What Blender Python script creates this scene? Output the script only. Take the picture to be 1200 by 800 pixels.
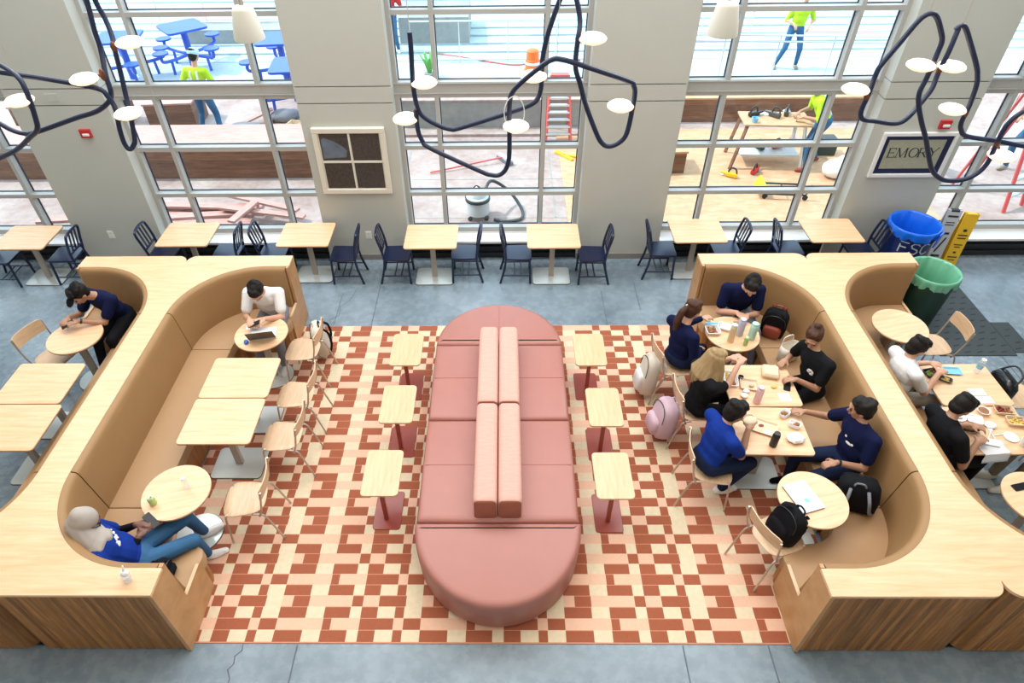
import bpy, bmesh, math, random
from mathutils import Vector, Matrix, Euler, noise
random.seed(7)
PI = math.pi
for o in list(bpy.data.objects): bpy.data.objects.remove(o)
SC = bpy.context.scene
C = SC.collection

# ------------------------------------------------------------------ camera, world, lights, exposure
def setup_camera():
    yaw, pit, rol = math.radians(-0.93676675), math.radians(41.95952688), math.radians(-0.81554701)
    F = Vector((math.sin(yaw)*math.cos(pit), math.cos(yaw)*math.cos(pit), -math.sin(pit)))
    R0 = Vector((math.cos(yaw), -math.sin(yaw), 0)); U0 = R0.cross(F)
    R = R0*math.cos(rol) + U0*math.sin(rol); U = -R0*math.sin(rol) + U0*math.cos(rol)
    cd = bpy.data.cameras.new('camera'); co = bpy.data.objects.new('camera', cd); C.objects.link(co)
    m = Matrix((( R.x, U.x, -F.x, 0.0), (R.y, U.y, -F.y, 0.0), (R.z, U.z, -F.z, 6.0), (0, 0, 0, 1)))
    co.matrix_world = m
    cd.sensor_fit = 'HORIZONTAL'; cd.sensor_width = 36.0
    cd.lens = 762.8/1200*36.0
    cd.shift_x = (600-582.4)/1200; cd.shift_y = 0.0
    cd.clip_start = 0.05; cd.clip_end = 200
    SC.camera = co
setup_camera()
SC.view_settings.view_transform = 'Standard'
SC.view_settings.look = 'None'
SC.view_settings.gamma = 1.0
SC.view_settings.use_curve_mapping = False
SC.view_settings.exposure = -0.12
w = bpy.data.worlds.new('sky'); SC.world = w; w.use_nodes = True
nt = w.node_tree; nt.nodes.clear()
wo = nt.nodes.new('ShaderNodeOutputWorld'); bg = nt.nodes.new('ShaderNodeBackground')
bg.inputs[0].default_value = (0.66, 0.83, 1.0, 1); bg.inputs[1].default_value = 3.7
nt.links.new(bg.outputs[0], wo.inputs[0])
sd = bpy.data.lights.new('sun', 'SUN'); sd.energy = 4.8; sd.angle = math.radians(1.0); sd.color = (1, 0.96, 0.9)
so = bpy.data.objects.new('sun', sd); C.objects.link(so)
so.rotation_euler = Vector((0.60, -0.10, -0.79)).to_track_quat('-Z', 'Y').to_euler()
def area(name, loc, size, energy, color, rot=(0, 0, 0)):
    d = bpy.data.lights.new(name, 'AREA'); d.shape = 'RECTANGLE'; d.size, d.size_y = size; d.energy = energy; d.color = color
    o = bpy.data.objects.new(name, d); C.objects.link(o); o.location = loc; o.rotation_euler = rot
    return o
area('ceiling_light_panel', (0, 4.0, 8.6), (13, 5), 560, (1.0, 0.95, 0.88))
area('window_side_fill', (0, 8.0, 7.6), (18, 2.2), 1150, (0.93, 0.97, 1.0), (math.radians(-38), 0, 0))  # added area light high inside the window wall, strengthens light from that side
area('front_area_light', (0, -1.2, 8.2), (14, 2.5), 60, (1.0, 0.94, 0.86), (math.radians(38), 0, 0))  # unseen area light behind the camera, tilted toward the window wall

# ------------------------------------------------------------------ materials
def srgb(r, g, b):
    f = lambda c: (c/255/12.92) if c/255 <= 0.04045 else ((c/255+0.055)/1.055)**2.4
    return (f(r), f(g), f(b), 1)
def M(name, col, rough=0.5, metal=0.0, noise_scale=0, noise_amt=0.0, bump=0.0, bump_scale=200, spec=None, stretch=None, emit=None, alpha=None, trans=None, sheen=0):
    m = bpy.data.materials.new(name); m.use_nodes = True
    n = m.node_tree.nodes; l = m.node_tree.links; b = n['Principled BSDF']
    if len(col) == 3: col = (*col, 1)
    b.inputs['Base Color'].default_value = col
    b.inputs['Roughness'].default_value = rough; b.inputs['Metallic'].default_value = metal
    if spec is not None: b.inputs['Specular IOR Level'].default_value = spec
    if trans: b.inputs['Transmission Weight'].default_value = trans
    if alpha is not None: b.inputs['Alpha'].default_value = alpha
    if emit: b.inputs['Emission Color'].default_value = (*emit[0], 1); b.inputs['Emission Strength'].default_value = emit[1]
    tc = n.new('ShaderNodeTexCoord'); mp = n.new('ShaderNodeMapping'); l.new(tc.outputs['Object'], mp.inputs[0])
    if stretch: mp.inputs['Scale'].default_value = stretch
    if noise_amt > 0:
        nz = n.new('ShaderNodeTexNoise'); nz.inputs['Scale'].default_value = noise_scale; nz.inputs['Detail'].default_value = 4
        l.new(mp.outputs[0], nz.inputs[0])
        mx = n.new('ShaderNodeMix'); mx.data_type = 'RGBA'
        d = tuple(c*(1-noise_amt) for c in col[:3]); e = tuple(min(1, c*(1+noise_amt*0.8)) for c in col[:3])
        mx.inputs[6].default_value = (*d, 1); mx.inputs[7].default_value = (*e, 1)
        l.new(nz.outputs[0], mx.inputs[0]); l.new(mx.outputs[2], b.inputs['Base Color'])
    if bump > 0:
        bz = n.new('ShaderNodeTexNoise'); bz.inputs['Scale'].default_value = bump_scale; l.new(mp.outputs[0], bz.inputs[0])
        bp = n.new('ShaderNodeBump'); bp.inputs['Strength'].default_value = bump; bp.inputs['Distance'].default_value = 0.002
        l.new(bz.outputs[0], bp.inputs['Height']); l.new(bp.outputs[0], b.inputs['Normal'])
    return m
def wood(name, dark, mid, light, scale=(1.2, 14, 14), rough=0.38, plank=None, board=0.0):
    """oak: stretched noise grain along local X, optional board-to-board tone"""
    m = bpy.data.materials.new(name); m.use_nodes = True
    n = m.node_tree.nodes; l = m.node_tree.links; b = n['Principled BSDF']; b.inputs['Roughness'].default_value = rough
    tc = n.new('ShaderNodeTexCoord'); mp = n.new('ShaderNodeMapping'); mp.inputs['Scale'].default_value = scale
    l.new(tc.outputs['Object'], mp.inputs[0])
    nz = n.new('ShaderNodeTexNoise'); nz.inputs['Scale'].default_value = 2.4; nz.inputs['Detail'].default_value = 7; nz.inputs['Roughness'].default_value = 0.62; nz.inputs['Distortion'].default_value = 0.5
    l.new(mp.outputs[0], nz.inputs[0])
    cr = n.new('ShaderNodeValToRGB'); e = cr.color_ramp.elements
    e[0].position = 0.28; e[0].color = (*dark, 1); e[1].position = 0.72; e[1].color = (*light, 1)
    k = e.new(0.5); k.color = (*mid, 1)
    l.new(nz.outputs[0], cr.inputs[0]); out = cr.outputs[0]
    if plank:
        sp = n.new('ShaderNodeSeparateXYZ'); l.new(tc.outputs['Object'], sp.inputs[0])
        dv = n.new('ShaderNodeMath'); dv.operation = 'DIVIDE'; dv.inputs[1].default_value = plank[1]; l.new(sp.outputs[plank[0]], dv.inputs[0])
        fl = n.new('ShaderNodeMath'); fl.operation = 'FLOOR'; l.new(dv.outputs[0], fl.inputs[0])
        wn = n.new('ShaderNodeTexWhiteNoise'); wn.noise_dimensions = '1D'; l.new(fl.outputs[0], wn.inputs[1])
        mr = n.new('ShaderNodeMapRange'); mr.inputs[3].default_value = 1-plank[2]; mr.inputs[4].default_value = 1+plank[2]*0.6; l.new(wn.outputs[0], mr.inputs[0])
        vm = n.new('ShaderNodeVectorMath'); vm.operation = 'SCALE'; l.new(out, vm.inputs[0]); l.new(mr.outputs[0], vm.inputs[3]); out = vm.outputs[0]
    l.new(out, b.inputs['Base Color'])
    bp = n.new('ShaderNodeBump'); bp.inputs['Strength'].default_value = 0.08; l.new(nz.outputs[0], bp.inputs['Height']); l.new(bp.outputs[0], b.inputs['Normal'])
    return m
def glass_mat():
    m = bpy.data.materials.new('window_glass'); m.use_nodes = True
    n = m.node_tree.nodes; l = m.node_tree.links; n.clear()
    o = n.new('ShaderNodeOutputMaterial'); t = n.new('ShaderNodeBsdfTransparent'); g = n.new('ShaderNodeBsdfGlossy'); f = n.new('ShaderNodeLayerWeight'); pw = n.new('ShaderNodeMath'); ma = n.new('ShaderNodeMath'); mx = n.new('ShaderNodeMixShader')
    t.inputs[0].default_value = (0.93, 0.97, 0.97, 1); g.inputs['Roughness'].default_value = 0.02; pw.operation = 'POWER'; pw.inputs[1].default_value = 4.0; ma.operation = 'MULTIPLY_ADD'; ma.inputs[1].default_value = 0.5; ma.inputs[2].default_value = 0.025
    l.new(f.outputs['Facing'], pw.inputs[0]); l.new(pw.outputs[0], ma.inputs[0]); l.new(ma.outputs[0], mx.inputs[0]); l.new(t.outputs[0], mx.inputs[1]); l.new(g.outputs[0], mx.inputs[2]); l.new(mx.outputs[0], o.inputs[0])
    return m
def clear_mat(name, tint, fac=0.8):
    m = bpy.data.materials.new(name); m.use_nodes = True
    n = m.node_tree.nodes; l = m.node_tree.links; b = n['Principled BSDF']; o = n['Material Output']
    b.inputs['Base Color'].default_value = (*tint, 1); b.inputs['Roughness'].default_value = 0.15
    t = n.new('ShaderNodeBsdfTransparent'); mx = n.new('ShaderNodeMixShader'); mx.inputs[0].default_value = 1-fac
    l.new(t.outputs[0], mx.inputs[1]); l.new(b.outputs[0], mx.inputs[2]); l.new(mx.outputs[0], o.inputs[0])
    return m
def concrete(name, c0, c1, rough=0.22):
    m = bpy.data.materials.new(name); m.use_nodes = True
    n = m.node_tree.nodes; l = m.node_tree.links; b = n['Principled BSDF']
    tc = n.new('ShaderNodeTexCoord')
    n1 = n.new('ShaderNodeTexNoise'); n1.inputs['Scale'].default_value = 0.9; n1.inputs['Detail'].default_value = 8; n1.inputs['Roughness'].default_value = 0.65
    n2 = n.new('ShaderNodeTexNoise'); n2.inputs['Scale'].default_value = 9; n2.inputs['Detail'].default_value = 5
    l.new(tc.outputs['Object'], n1.inputs[0]); l.new(tc.outputs['Object'], n2.inputs[0])
    ad = n.new('ShaderNodeMath'); ad.operation = 'MULTIPLY_ADD'; ad.inputs[1].default_value = 0.35; l.new(n2.outputs[0], ad.inputs[0]); l.new(n1.outputs[0], ad.inputs[2])
    cr = n.new('ShaderNodeValToRGB'); e = cr.color_ramp.elements; e[0].position = 0.45; e[0].color = (*c0, 1); e[1].position = 0.95; e[1].color = (*c1, 1)
    l.new(ad.outputs[0], cr.inputs[0]); l.new(cr.outputs[0], b.inputs['Base Color'])
    mr = n.new('ShaderNodeMapRange'); mr.inputs[3].default_value = rough-0.06; mr.inputs[4].default_value = rough+0.16; l.new(n2.outputs[0], mr.inputs[0]); l.new(mr.outputs[0], b.inputs['Roughness'])
    return m
MT = {}
MT['floor'] = concrete('polished_blue_grey_concrete', (0.125, 0.17, 0.205), (0.31, 0.375, 0.425))
MT['plaza'] = concrete('pale_construction_ground', (0.27, 0.17, 0.145), (0.52, 0.44, 0.41), 0.8)
MT['steps'] = concrete('pale_blue_grey_paving', (0.36, 0.45, 0.46), (0.52, 0.60, 0.61), 0.8)
MT['conc'] = concrete('grey_concrete_wall', (0.22, 0.23, 0.22), (0.36, 0.37, 0.36), 0.8)
MT['joint'] = M('joint_line', (0.10, 0.12, 0.14), 0.8)
MT['wall'] = M('warm_grey_wall_paint', (0.50, 0.51, 0.465), 0.7, noise_scale=3, noise_amt=0.03)
MT['band'] = M('wall_band_groove', (0.28, 0.28, 0.26), 0.8)
MT['base'] = M('grey_baseboard', (0.26, 0.24, 0.22), 0.6)
MT['ceil'] = M('ceiling_paint', (0.72, 0.70, 0.66), 0.8)
MT['rwall'] = M('room_wall_paint', (0.62, 0.58, 0.52), 0.8)
MT['alu'] = M('pale_window_frame', (0.42, 0.42, 0.40), 0.4)
MT['gasket'] = M('black_gasket', (0.02, 0.03, 0.06), 0.5)
MT['sill'] = M('white_sill', (0.80, 0.80, 0.79), 0.35)
MT['black'] = M('black_metal', (0.012, 0.013, 0.016), 0.45)
MT['glass'] = glass_mat()
MT['oak'] = wood('oak_veneer', (0.70, 0.415, 0.215), (0.78, 0.495, 0.285), (0.84, 0.57, 0.35), (0.9, 9, 9))
MT['oaky'] = wood('oak_veneer_lengthwise', (0.60, 0.36, 0.17), (0.70, 0.45, 0.235), (0.78, 0.54, 0.30), (11, 1.2, 11))
MT['oakpanel'] = wood('oak_end_panel', (0.42, 0.215, 0.085), (0.50, 0.27, 0.115), (0.56, 0.32, 0.145), (14, 1.5, 2))
MT['oakpale'] = wood('pale_ash_top', (0.58, 0.37, 0.20), (0.65, 0.44, 0.25), (0.70, 0.50, 0.30), (9, 1.0, 9))
MT['oakedge'] = M('dark_tabletop_edge', (0.20, 0.10, 0.045), 0.5)
MT['reed'] = wood('reeded_oak_cladding', (0.21, 0.078, 0.019), (0.33, 0.142, 0.038), (0.45, 0.22, 0.07), (16, 16, 1.0), 0.5, plank=(0, 0.045, 0.35))
MT['ply'] = wood('plywood_seat', (0.56, 0.36, 0.20), (0.66, 0.44, 0.27), (0.74, 0.53, 0.34), (10, 1.5, 10), 0.35)
MT['tan'] = M('tan_leather', (0.33, 0.185, 0.078), 0.5, noise_scale=5, noise_amt=0.06, bump=0.12, bump_scale=160, spec=0.3)
MT['tanseat'] = M('tan_seat_leather', (0.43, 0.26, 0.135), 0.5, noise_scale=5, noise_amt=0.05, bump=0.12, bump_scale=160, spec=0.3)
MT['terra'] = M('terracotta_leather', (0.395, 0.16, 0.128), 0.42, noise_scale=6, noise_amt=0.07, bump=0.15, bump_scale=140, spec=0.4)
MT['boucle'] = M('ribbed_pink_fabric', (0.66, 0.36, 0.29), 0.9, noise_scale=18, noise_amt=0.18, bump=0.7, bump_scale=60, stretch=(0.5, 4, 1))
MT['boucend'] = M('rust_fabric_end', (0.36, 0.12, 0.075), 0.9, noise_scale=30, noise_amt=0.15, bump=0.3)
MT['champ'] = M('champagne_steel', (0.52, 0.44, 0.36), 0.35, 0.6)
MT['greige'] = M('greige_table_leg', (0.42, 0.37, 0.31), 0.5)
MT['plate'] = M('pale_steel_base', (0.66, 0.69, 0.66), 0.22, 0.1)
MT['plateedge'] = M('dark_base_edge', (0.03, 0.04, 0.05), 0.5)
MT['rust'] = M('rust_red_metal', (0.30, 0.055, 0.035), 0.32, noise_scale=4, noise_amt=0.05)
MT['navy'] = M('navy_painted_metal', (0.004, 0.010, 0.045), 0.3, spec=0.6)
MT['tube'] = M('navy_lamp_tube', (0.004, 0.011, 0.045), 0.4)
MT['opal'] = M('opal_lamp_glass', (0.95, 0.85, 0.72), 0.5, emit=((1.0, 0.74, 0.50), 0.9))
MT['amber'] = M('copper_glow_joint', (0.16, 0.055, 0.03), 0.4, 0.5)  # disc light falling on the navy tube, put into the joint colour
MT['lampwhite'] = M('cream_lamp_shade', (0.62, 0.60, 0.52), 0.5)
MT['white'] = M('white_plastic', (0.82, 0.81, 0.79), 0.4)
MT['paper'] = M('white_paper', (0.88, 0.87, 0.86), 0.8)
MT['kraft'] = M('kraft_fibre', (0.72, 0.56, 0.38), 0.8, noise_scale=40, noise_amt=0.05)
MT['food'] = M('browned_food', (0.32, 0.13, 0.045), 0.6, noise_scale=45, noise_amt=0.7, bump=0.6, bump_scale=60)
MT['foody'] = M('yellow_food', (0.75, 0.50, 0.12), 0.6, noise_scale=45, noise_amt=0.5, bump=0.6, bump_scale=60)
MT['foodg'] = M('green_food', (0.20, 0.30, 0.06), 0.6, noise_scale=45, noise_amt=0.6, bump=0.6, bump_scale=60)
MT['sauce'] = M('dark_red_sauce', (0.22, 0.02, 0.015), 0.2)
MT['lilac'] = M('lilac_metal', (0.50, 0.50, 0.66), 0.4); MT['mint'] = M('mint_metal', (0.45, 0.72, 0.63), 0.4)
MT['creamy'] = M('cream_yellow_metal', (0.80, 0.62, 0.36), 0.4); MT['pinkb'] = M('pink_metal', (0.78, 0.52, 0.58), 0.4)
MT['bluebag'] = M('light_blue_wrapper', (0.20, 0.50, 0.72), 0.4); MT['blue'] = M('blue_plastic', (0.015, 0.09, 0.45), 0.3)
MT['liner'] = clear_mat('blue_bin_liner', (0.01, 0.16, 0.85), 0.12); MT['linerg'] = clear_mat('pale_green_bin_liner', (0.22, 0.60, 0.38), 0.25)
MT['bingreen'] = M('dark_green_plastic', (0.008, 0.035, 0.022), 0.45); MT['binblue'] = M('dark_blue_plastic', (0.006, 0.018, 0.12), 0.4)
MT['yellow'] = M('yellow_plastic', (0.85, 0.50, 0.015), 0.4); MT['greysign'] = M('pale_grey_plastic', (0.55, 0.58, 0.60), 0.5)
MT['mat'] = M('dark_rubber_mat', (0.035, 0.045, 0.048), 0.6); MT['mat2'] = M('rubber_slot', (0.008, 0.01, 0.012), 0.7)
MT['red'] = M('red_paint', (0.48, 0.02, 0.02), 0.4); MT['clear'] = clear_mat('clear_plastic', (0.85, 0.92, 0.95), 0.72)
MT['screen'] = M('dark_glass_screen', (0.012, 0.014, 0.018), 0.15)
MT['lap'] = M('grey_laptop_body', (0.10, 0.09, 0.08), 0.35, 0.4)
MT['greenleaf'] = M('green_drink', (0.45, 0.62, 0.22), 0.4)
# clothes, skin, hair
def cloth(name, c): return M(name, c, 0.85, spec=0.15, noise_scale=7, noise_amt=0.12, bump=0.5, bump_scale=12)
MT['navyshirt'] = cloth('navy_cotton', (0.005, 0.008, 0.042)); MT['royal'] = cloth('royal_blue_cotton', (0.006, 0.03, 0.23)); MT['blackc'] = cloth('black_cotton', (0.007, 0.007, 0.009))
MT['whitec'] = cloth('white_cotton', (0.78, 0.77, 0.76)); MT['jeans'] = cloth('blue_denim', (0.045, 0.13, 0.26)); MT['darkj'] = cloth('dark_indigo_denim', (0.012, 0.02, 0.055))
MT['khaki'] = cloth('khaki_cotton', (0.30, 0.26, 0.20)); MT['vest'] = cloth('hi_vis_yellow', (0.45, 0.72, 0.03)); MT['scarf'] = cloth('grey_beige_scarf', (0.42, 0.37, 0.33))
MT['redc'] = cloth('red_cloth', (0.55, 0.03, 0.03)); MT['greyc'] = cloth('grey_cotton', (0.20, 0.21, 0.24))
MT['skin'] = M('light_skin', (0.60, 0.32, 0.21), 0.5, noise_scale=20, noise_amt=0.05); MT['skin2'] = M('tan_skin', (0.42, 0.215, 0.125), 0.5, noise_scale=20, noise_amt=0.05); MT['skin3'] = M('brown_skin', (0.16, 0.065, 0.04), 0.5, noise_scale=20, noise_amt=0.05)
def hairm(name, c): return M(name, c, 0.62, spec=0.25, noise_scale=8, noise_amt=0.45, bump=1.0, bump_scale=25, stretch=(4, 4, 0.6))
MT['hblack'] = hairm('black_hair', (0.010, 0.007, 0.006)); MT['hbrown'] = hairm('brown_hair', (0.07, 0.028, 0.015)); MT['hblonde'] = hairm('blonde_hair', (0.36, 0.24, 0.115))
MT['eye'] = M('eye_dark', (0.015, 0.01, 0.008), 0.2); MT['lip'] = M('lip', (0.40, 0.12, 0.10), 0.5)
MT['helmet'] = M('pale_blue_hard_hat', (0.45, 0.70, 0.78), 0.3)
MT['pinkbag'] = cloth('lilac_pink_nylon', (0.60, 0.42, 0.48)); MT['creambag'] = cloth('cream_canvas', (0.68, 0.62, 0.52))
MT['timber'] = wood('weathered_timber_boards', (0.15, 0.065, 0.038), (0.21, 0.10, 0.06), (0.28, 0.15, 0.09), (1, 10, 10), 0.8, plank=(2, 0.19, 0.25))
MT['tanply'] = wood('tan_plywood_sheet', (0.46, 0.25, 0.13), (0.54, 0.32, 0.18), (0.62, 0.40, 0.25), (1.5, 4, 4), 0.8)
MT['pinkwood'] = wood('pale_pink_lumber', (0.42, 0.21, 0.18), (0.50, 0.28, 0.24), (0.58, 0.36, 0.31), (1.5, 14, 14), 0.8)
MT['bluesteel'] = M('bright_blue_steel', (0.03, 0.10, 0.55), 0.4); MT['orange'] = M('orange_plastic', (0.90, 0.16, 0.02), 0.5)
MT['ladder'] = M('red_fibreglass', (0.68, 0.10, 0.10), 0.5); MT['rail'] = M('pale_steel_rail', (0.62, 0.66, 0.68), 0.35, 0.4)
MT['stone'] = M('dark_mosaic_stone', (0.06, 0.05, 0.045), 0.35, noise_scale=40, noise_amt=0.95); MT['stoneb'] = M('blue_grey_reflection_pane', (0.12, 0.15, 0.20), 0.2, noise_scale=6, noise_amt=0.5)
MT['ivory'] = M('ivory_picture_frame', (0.72, 0.68, 0.58), 0.5); MT['linen'] = M('greenish_linen_print', (0.36, 0.36, 0.27), 0.8, noise_scale=30, noise_amt=0.2); MT['navyprint'] = M('navy_mat_board', (0.006, 0.008, 0.05), 0.4)
MT['ink'] = M('dark_ink', (0.02, 0.02, 0.03), 0.6); MT['leaf'] = M('bright_leaf', (0.12, 0.42, 0.06), 0.5); MT['wrap'] = M('wrinkled_white_paper', (0.85, 0.84, 0.84), 0.6, bump=1.0, bump_scale=12)

# ------------------------------------------------------------------ mesh helpers
class MB:
    def __init__(s): s.b = bmesh.new()
    def _m(s, faces, mi):
        for f in faces: f.material_index = mi
    def box(s, c, d, rot=None, mi=0, bev=0.0):
        r = bmesh.ops.create_cube(s.b, size=1.0); vs = r['verts']
        for v in vs: v.co = Vector((v.co.x*d[0], v.co.y*d[1], v.co.z*d[2]))
        fs = set(f for v in vs for f in v.link_faces)
        if bev > 0:
            es = set(e for v in vs for e in v.link_edges)
            rr = bmesh.ops.bevel(s.b, geom=list(es)+list(vs), offset=bev, segments=2, profile=0.6, affect='EDGES')
            vs = list(set(v for f in rr['faces'] for v in f.verts) | set(v for v in vs if v.is_valid)); fs = set(f for v in vs for f in v.link_faces)
        m = Matrix.Translation(c)
        if rot is not None: m = m @ (rot if isinstance(rot, Matrix) else Euler(rot).to_matrix().to_4x4())
        for v in vs: v.co = m @ v.co
        s._m(fs, mi); return s
    def ring(s, pts): return [s.b.verts.new(p) for p in pts]
    def loft(s, rings, mi=0, cap0=True, cap1=True, closed=True):
        R = [s.ring(r) for r in rings]; n = len(R[0]); fs = []
        for a, b in zip(R, R[1:]):
            for i in range(n if closed else n-1):
                j = (i+1) % n
                try: fs.append(s.b.faces.new((a[i], a[j], b[j], b[i])))
                except ValueError: pass
        if cap0: fs.append(s.b.faces.new(list(reversed(R[0]))))
        if cap1: fs.append(s.b.faces.new(R[-1]))
        s._m(fs, mi); return s
    def prism(s, out, z0, z1, ch=0.0, mi=0, chb=0.0, top_mi=None):
        rings = []
        if chb > 0: rings.append([(x, y, z0) for x, y in inset(out, chb)]); rings.append([(x, y, z0+chb) for x, y in out])
        else: rings.append([(x, y, z0) for x, y in out])
        if ch > 0:
            rings.append([(x, y, z1-ch) for x, y in out])
            rings.append([(x, y, z1-ch*0.3) for x, y in inset(out, ch*0.3)])
            rings.append([(x, y, z1) for x, y in inset(out, ch)])
        else: rings.append([(x, y, z1) for x, y in out])
        s.loft(rings, mi)
        if top_mi is not None: s.b.faces.ensure_lookup_table(); s.b.faces[-1].material_index = top_mi
        return s
    def tube(s, pts, r, n=8, mi=0, cap=True, rr=None):
        pts = [Vector(p) for p in pts]; rings = []; up = None
        for i, p in enumerate(pts):
            t = (pts[min(i+1, len(pts)-1)] - pts[max(i-1, 0)]).normalized()
            if up is None:
                up = Vector((0, 0, 1)) if abs(t.z) < 0.9 else Vector((1, 0, 0))
            a = t.cross(up)
            if a.length < 1e-5: a = t.cross(Vector((0, 1, 0)))
            a.normalize(); b = a.cross(t).normalized(); up = b
            q = rr[i] if rr else r
            rings.append([p + a*math.cos(2*PI*k/n)*q + b*math.sin(2*PI*k/n)*q for k in range(n)])
        return s.loft(rings, mi, cap, cap)
    def cyl(s, c, r0, r1, h, n=24, mi=0, ch=0.0):
        x, y, z = c
        prof = [(r0, 0)] + ([(r1, h-ch), (r1-ch, h)] if ch > 0 else [(r1, h)])
        return s.lathe(c, prof, n, mi)
    def lathe(s, c, prof, n=24, mi=0, cap=True, m=None):
        rings = []
        for r, h in prof:
            ring = []
            for k in range(n):
                v = Vector((r*math.cos(2*PI*k/n), r*math.sin(2*PI*k/n), h))
                if m is not None: v = m @ v
                ring.append(v + Vector(c))
            rings.append(ring)
        return s.loft(rings, mi, cap, cap)
    def ell(s, c, rad, rot=None, mi=0, u=12, v=8):
        r = bmesh.ops.create_uvsphere(s.b, u_segments=u, v_segments=v, radius=1.0); vs = r['verts']
        m = Matrix.Translation(c)
        if rot is not None: m = m @ (rot if isinstance(rot, Matrix) else Euler(rot).to_matrix().to_4x4())
        m = m @ Matrix.Diagonal((*rad, 1))
        for q in vs: q.co = m @ q.co
        s._m(set(f for q in vs for f in q.link_faces), mi); return s
    def cap(s, p0, p1, r0, r1, n=10):
        """tapered capsule"""
        p0, p1 = Vector(p0), Vector(p1); t = p1-p0
        if t.length < 1e-5: t = Vector((0, 0, 1e-3))
        L = t.length; t.normalize()
        prof = [(r0*math.sin(a), -r0*math.cos(a)) for a in (0.25, 0.7, 1.15)] + [(r0, 0), (r1, L)] + [(r1*math.cos(a), L+r1*math.sin(a)) for a in (0.42, 0.87, 1.32)]
        return s.lathe(p0, prof, n, 0, True, t.to_track_quat('Z', 'Y').to_matrix())
    def build(s, name, mats, parent=None, smooth=False, loc=None, rot=None, sharp=35):
        bmesh.ops.recalc_face_normals(s.b, faces=s.b.faces[:])
        me = bpy.data.meshes.new(name); s.b.to_mesh(me); s.b.free()
        for m in (mats if isinstance(mats, (list, tuple)) else [mats]): me.materials.append(MT[m] if isinstance(m, str) else m)
        if smooth:
            me.polygons.foreach_set('use_smooth', [True]*len(me.polygons))
            if sharp: me.set_sharp_from_angle(angle=math.radians(sharp))
        o = bpy.data.objects.new(name, me); C.objects.link(o)
        if parent: o.parent = parent
        if loc is not None: o.location = loc
        if rot is not None: o.rotation_euler = rot
        return o
def inset(out, d):
    n = len(out); res = []
    A = sum(out[i][0]*out[(i+1) % n][1]-out[(i+1) % n][0]*out[i][1] for i in range(n))
    sg = 1 if A > 0 else -1
    for i in range(n):
        p, q, r = Vector(out[i-1]), Vector(out[i]), Vector(out[(i+1) % n])
        a = (q-p); b = (r-q)
        if a.length < 1e-7: a = b
        if b.length < 1e-7: b = a
        a.normalize(); b.normalize()
        na = Vector((-a.y, a.x)); nb = Vector((-b.y, b.x)); m = (na+nb)
        if m.length < 1e-4: m = na
        m.normalize(); k = 1/max(0.5, m.dot(na))
        res.append(tuple(q + m*d*k*sg))
    return res
def rrect(w, d, r, n=5, cx=0, cy=0):
    o = []
    for sx, sy, a0 in ((1, 1, 0), (-1, 1, PI/2), (-1, -1, PI), (1, -1, 1.5*PI)):
        for k in range(n+1):
            a = a0 + PI/2*k/n; o.append((cx+sx*(w/2-r)+r*math.cos(a), cy+sy*(d/2-r)+r*math.sin(a)))
    return o
def arc(cx, cy, r, a0, a1, n): return [(cx+r*math.cos(math.radians(a0+(a1-a0)*k/n)), cy+r*math.sin(math.radians(a0+(a1-a0)*k/n))) for k in range(n+1)]
def smooth_path(pts, sub=4):
    P = [Vector(p) for p in pts]; out = []
    for i in range(len(P)-1):
        p0, p1, p2, p3 = P[max(i-1, 0)], P[i], P[i+1], P[min(i+2, len(P)-1)]
        for k in range(sub):
            t = k/sub
            out.append(0.5*((2*p1)+(-p0+p2)*t+(2*p0-5*p1+4*p2-p3)*t*t+(-p0+3*p1-3*p2+p3)*t**3))
    out.append(P[-1]); return out
def tag(o, label=None, cat=None, group=None, kind=None):
    if label: o['label'] = label
    if cat: o['category'] = cat
    if group: o['group'] = group
    if kind: o['kind'] = kind
    return o
def thing(name, label, cat, loc=(0, 0, 0), rz=0, group=None):
    o = bpy.data.objects.new(name, None); o.empty_display_size = 0.1; C.objects.link(o)
    o.location = loc; o.rotation_euler = (0, 0, rz)
    return tag(o, label, cat, group)
def struct(o): o['kind'] = 'structure'; return o
def copy_tree(o, parent=None):
    c = o.copy(); C.objects.link(c)
    if parent: c.parent = parent
    for ch in [x for x in KIDS(o)]: copy_tree(ch, c)
    return c
def KIDS(o): return list(o.children)
USED = set()
def place(proto, loc, rz, label, group=None):
    if proto.name not in USED: USED.add(proto.name); o = proto
    else: o = copy_tree(proto)
    o.location = loc; o.rotation_euler = (0, 0, rz); o['label'] = label
    if group: o['group'] = group
    return o

# ------------------------------------------------------------------ room shell
YP, YW = 8.66, 8.86
X0, X1 = -12.0, 12.0
b = MB(); b.box((0, 2.43, -0.05), (24, 12.86, 0.1)); struct(b.build('floor', 'floor'))
b = MB()
for y in (7.02,): b.box((-1.899, 7.75, 0.001), (0.012, 1.5, 0.002)); b.box((-2.44, 7.4, 0.001), (0.010, 0.75, 0.002)); b.box((1.45, 7.4, 0.001), (0.012, 0.8, 0.002)); b.box((1.97, 7.7, 0.001), (0.012, 0.7, 0.002))
b.box((-1.9, 1.9, 0.001), (0.012, 1.3, 0.002)); b.box((1.6, 1.9, 0.001), (0.012, 1.3, 0.002)); b.box((2.37, 1.9, 0.001), (0.012, 1.3, 0.002))
for x in (-8.3, -6.2, 6.6, 8.8): b.box((x, 5, 0.001), (0.012, 7, 0.002))
pts = [(-2.40, 2.555), (-2.39, 2.5), (-2.44, 2.45), (-2.43, 2.38), (-2.47, 2.33), (-2.43, 2.26), (-2.42, 2.1), (-2.40, 1.9)]
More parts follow.
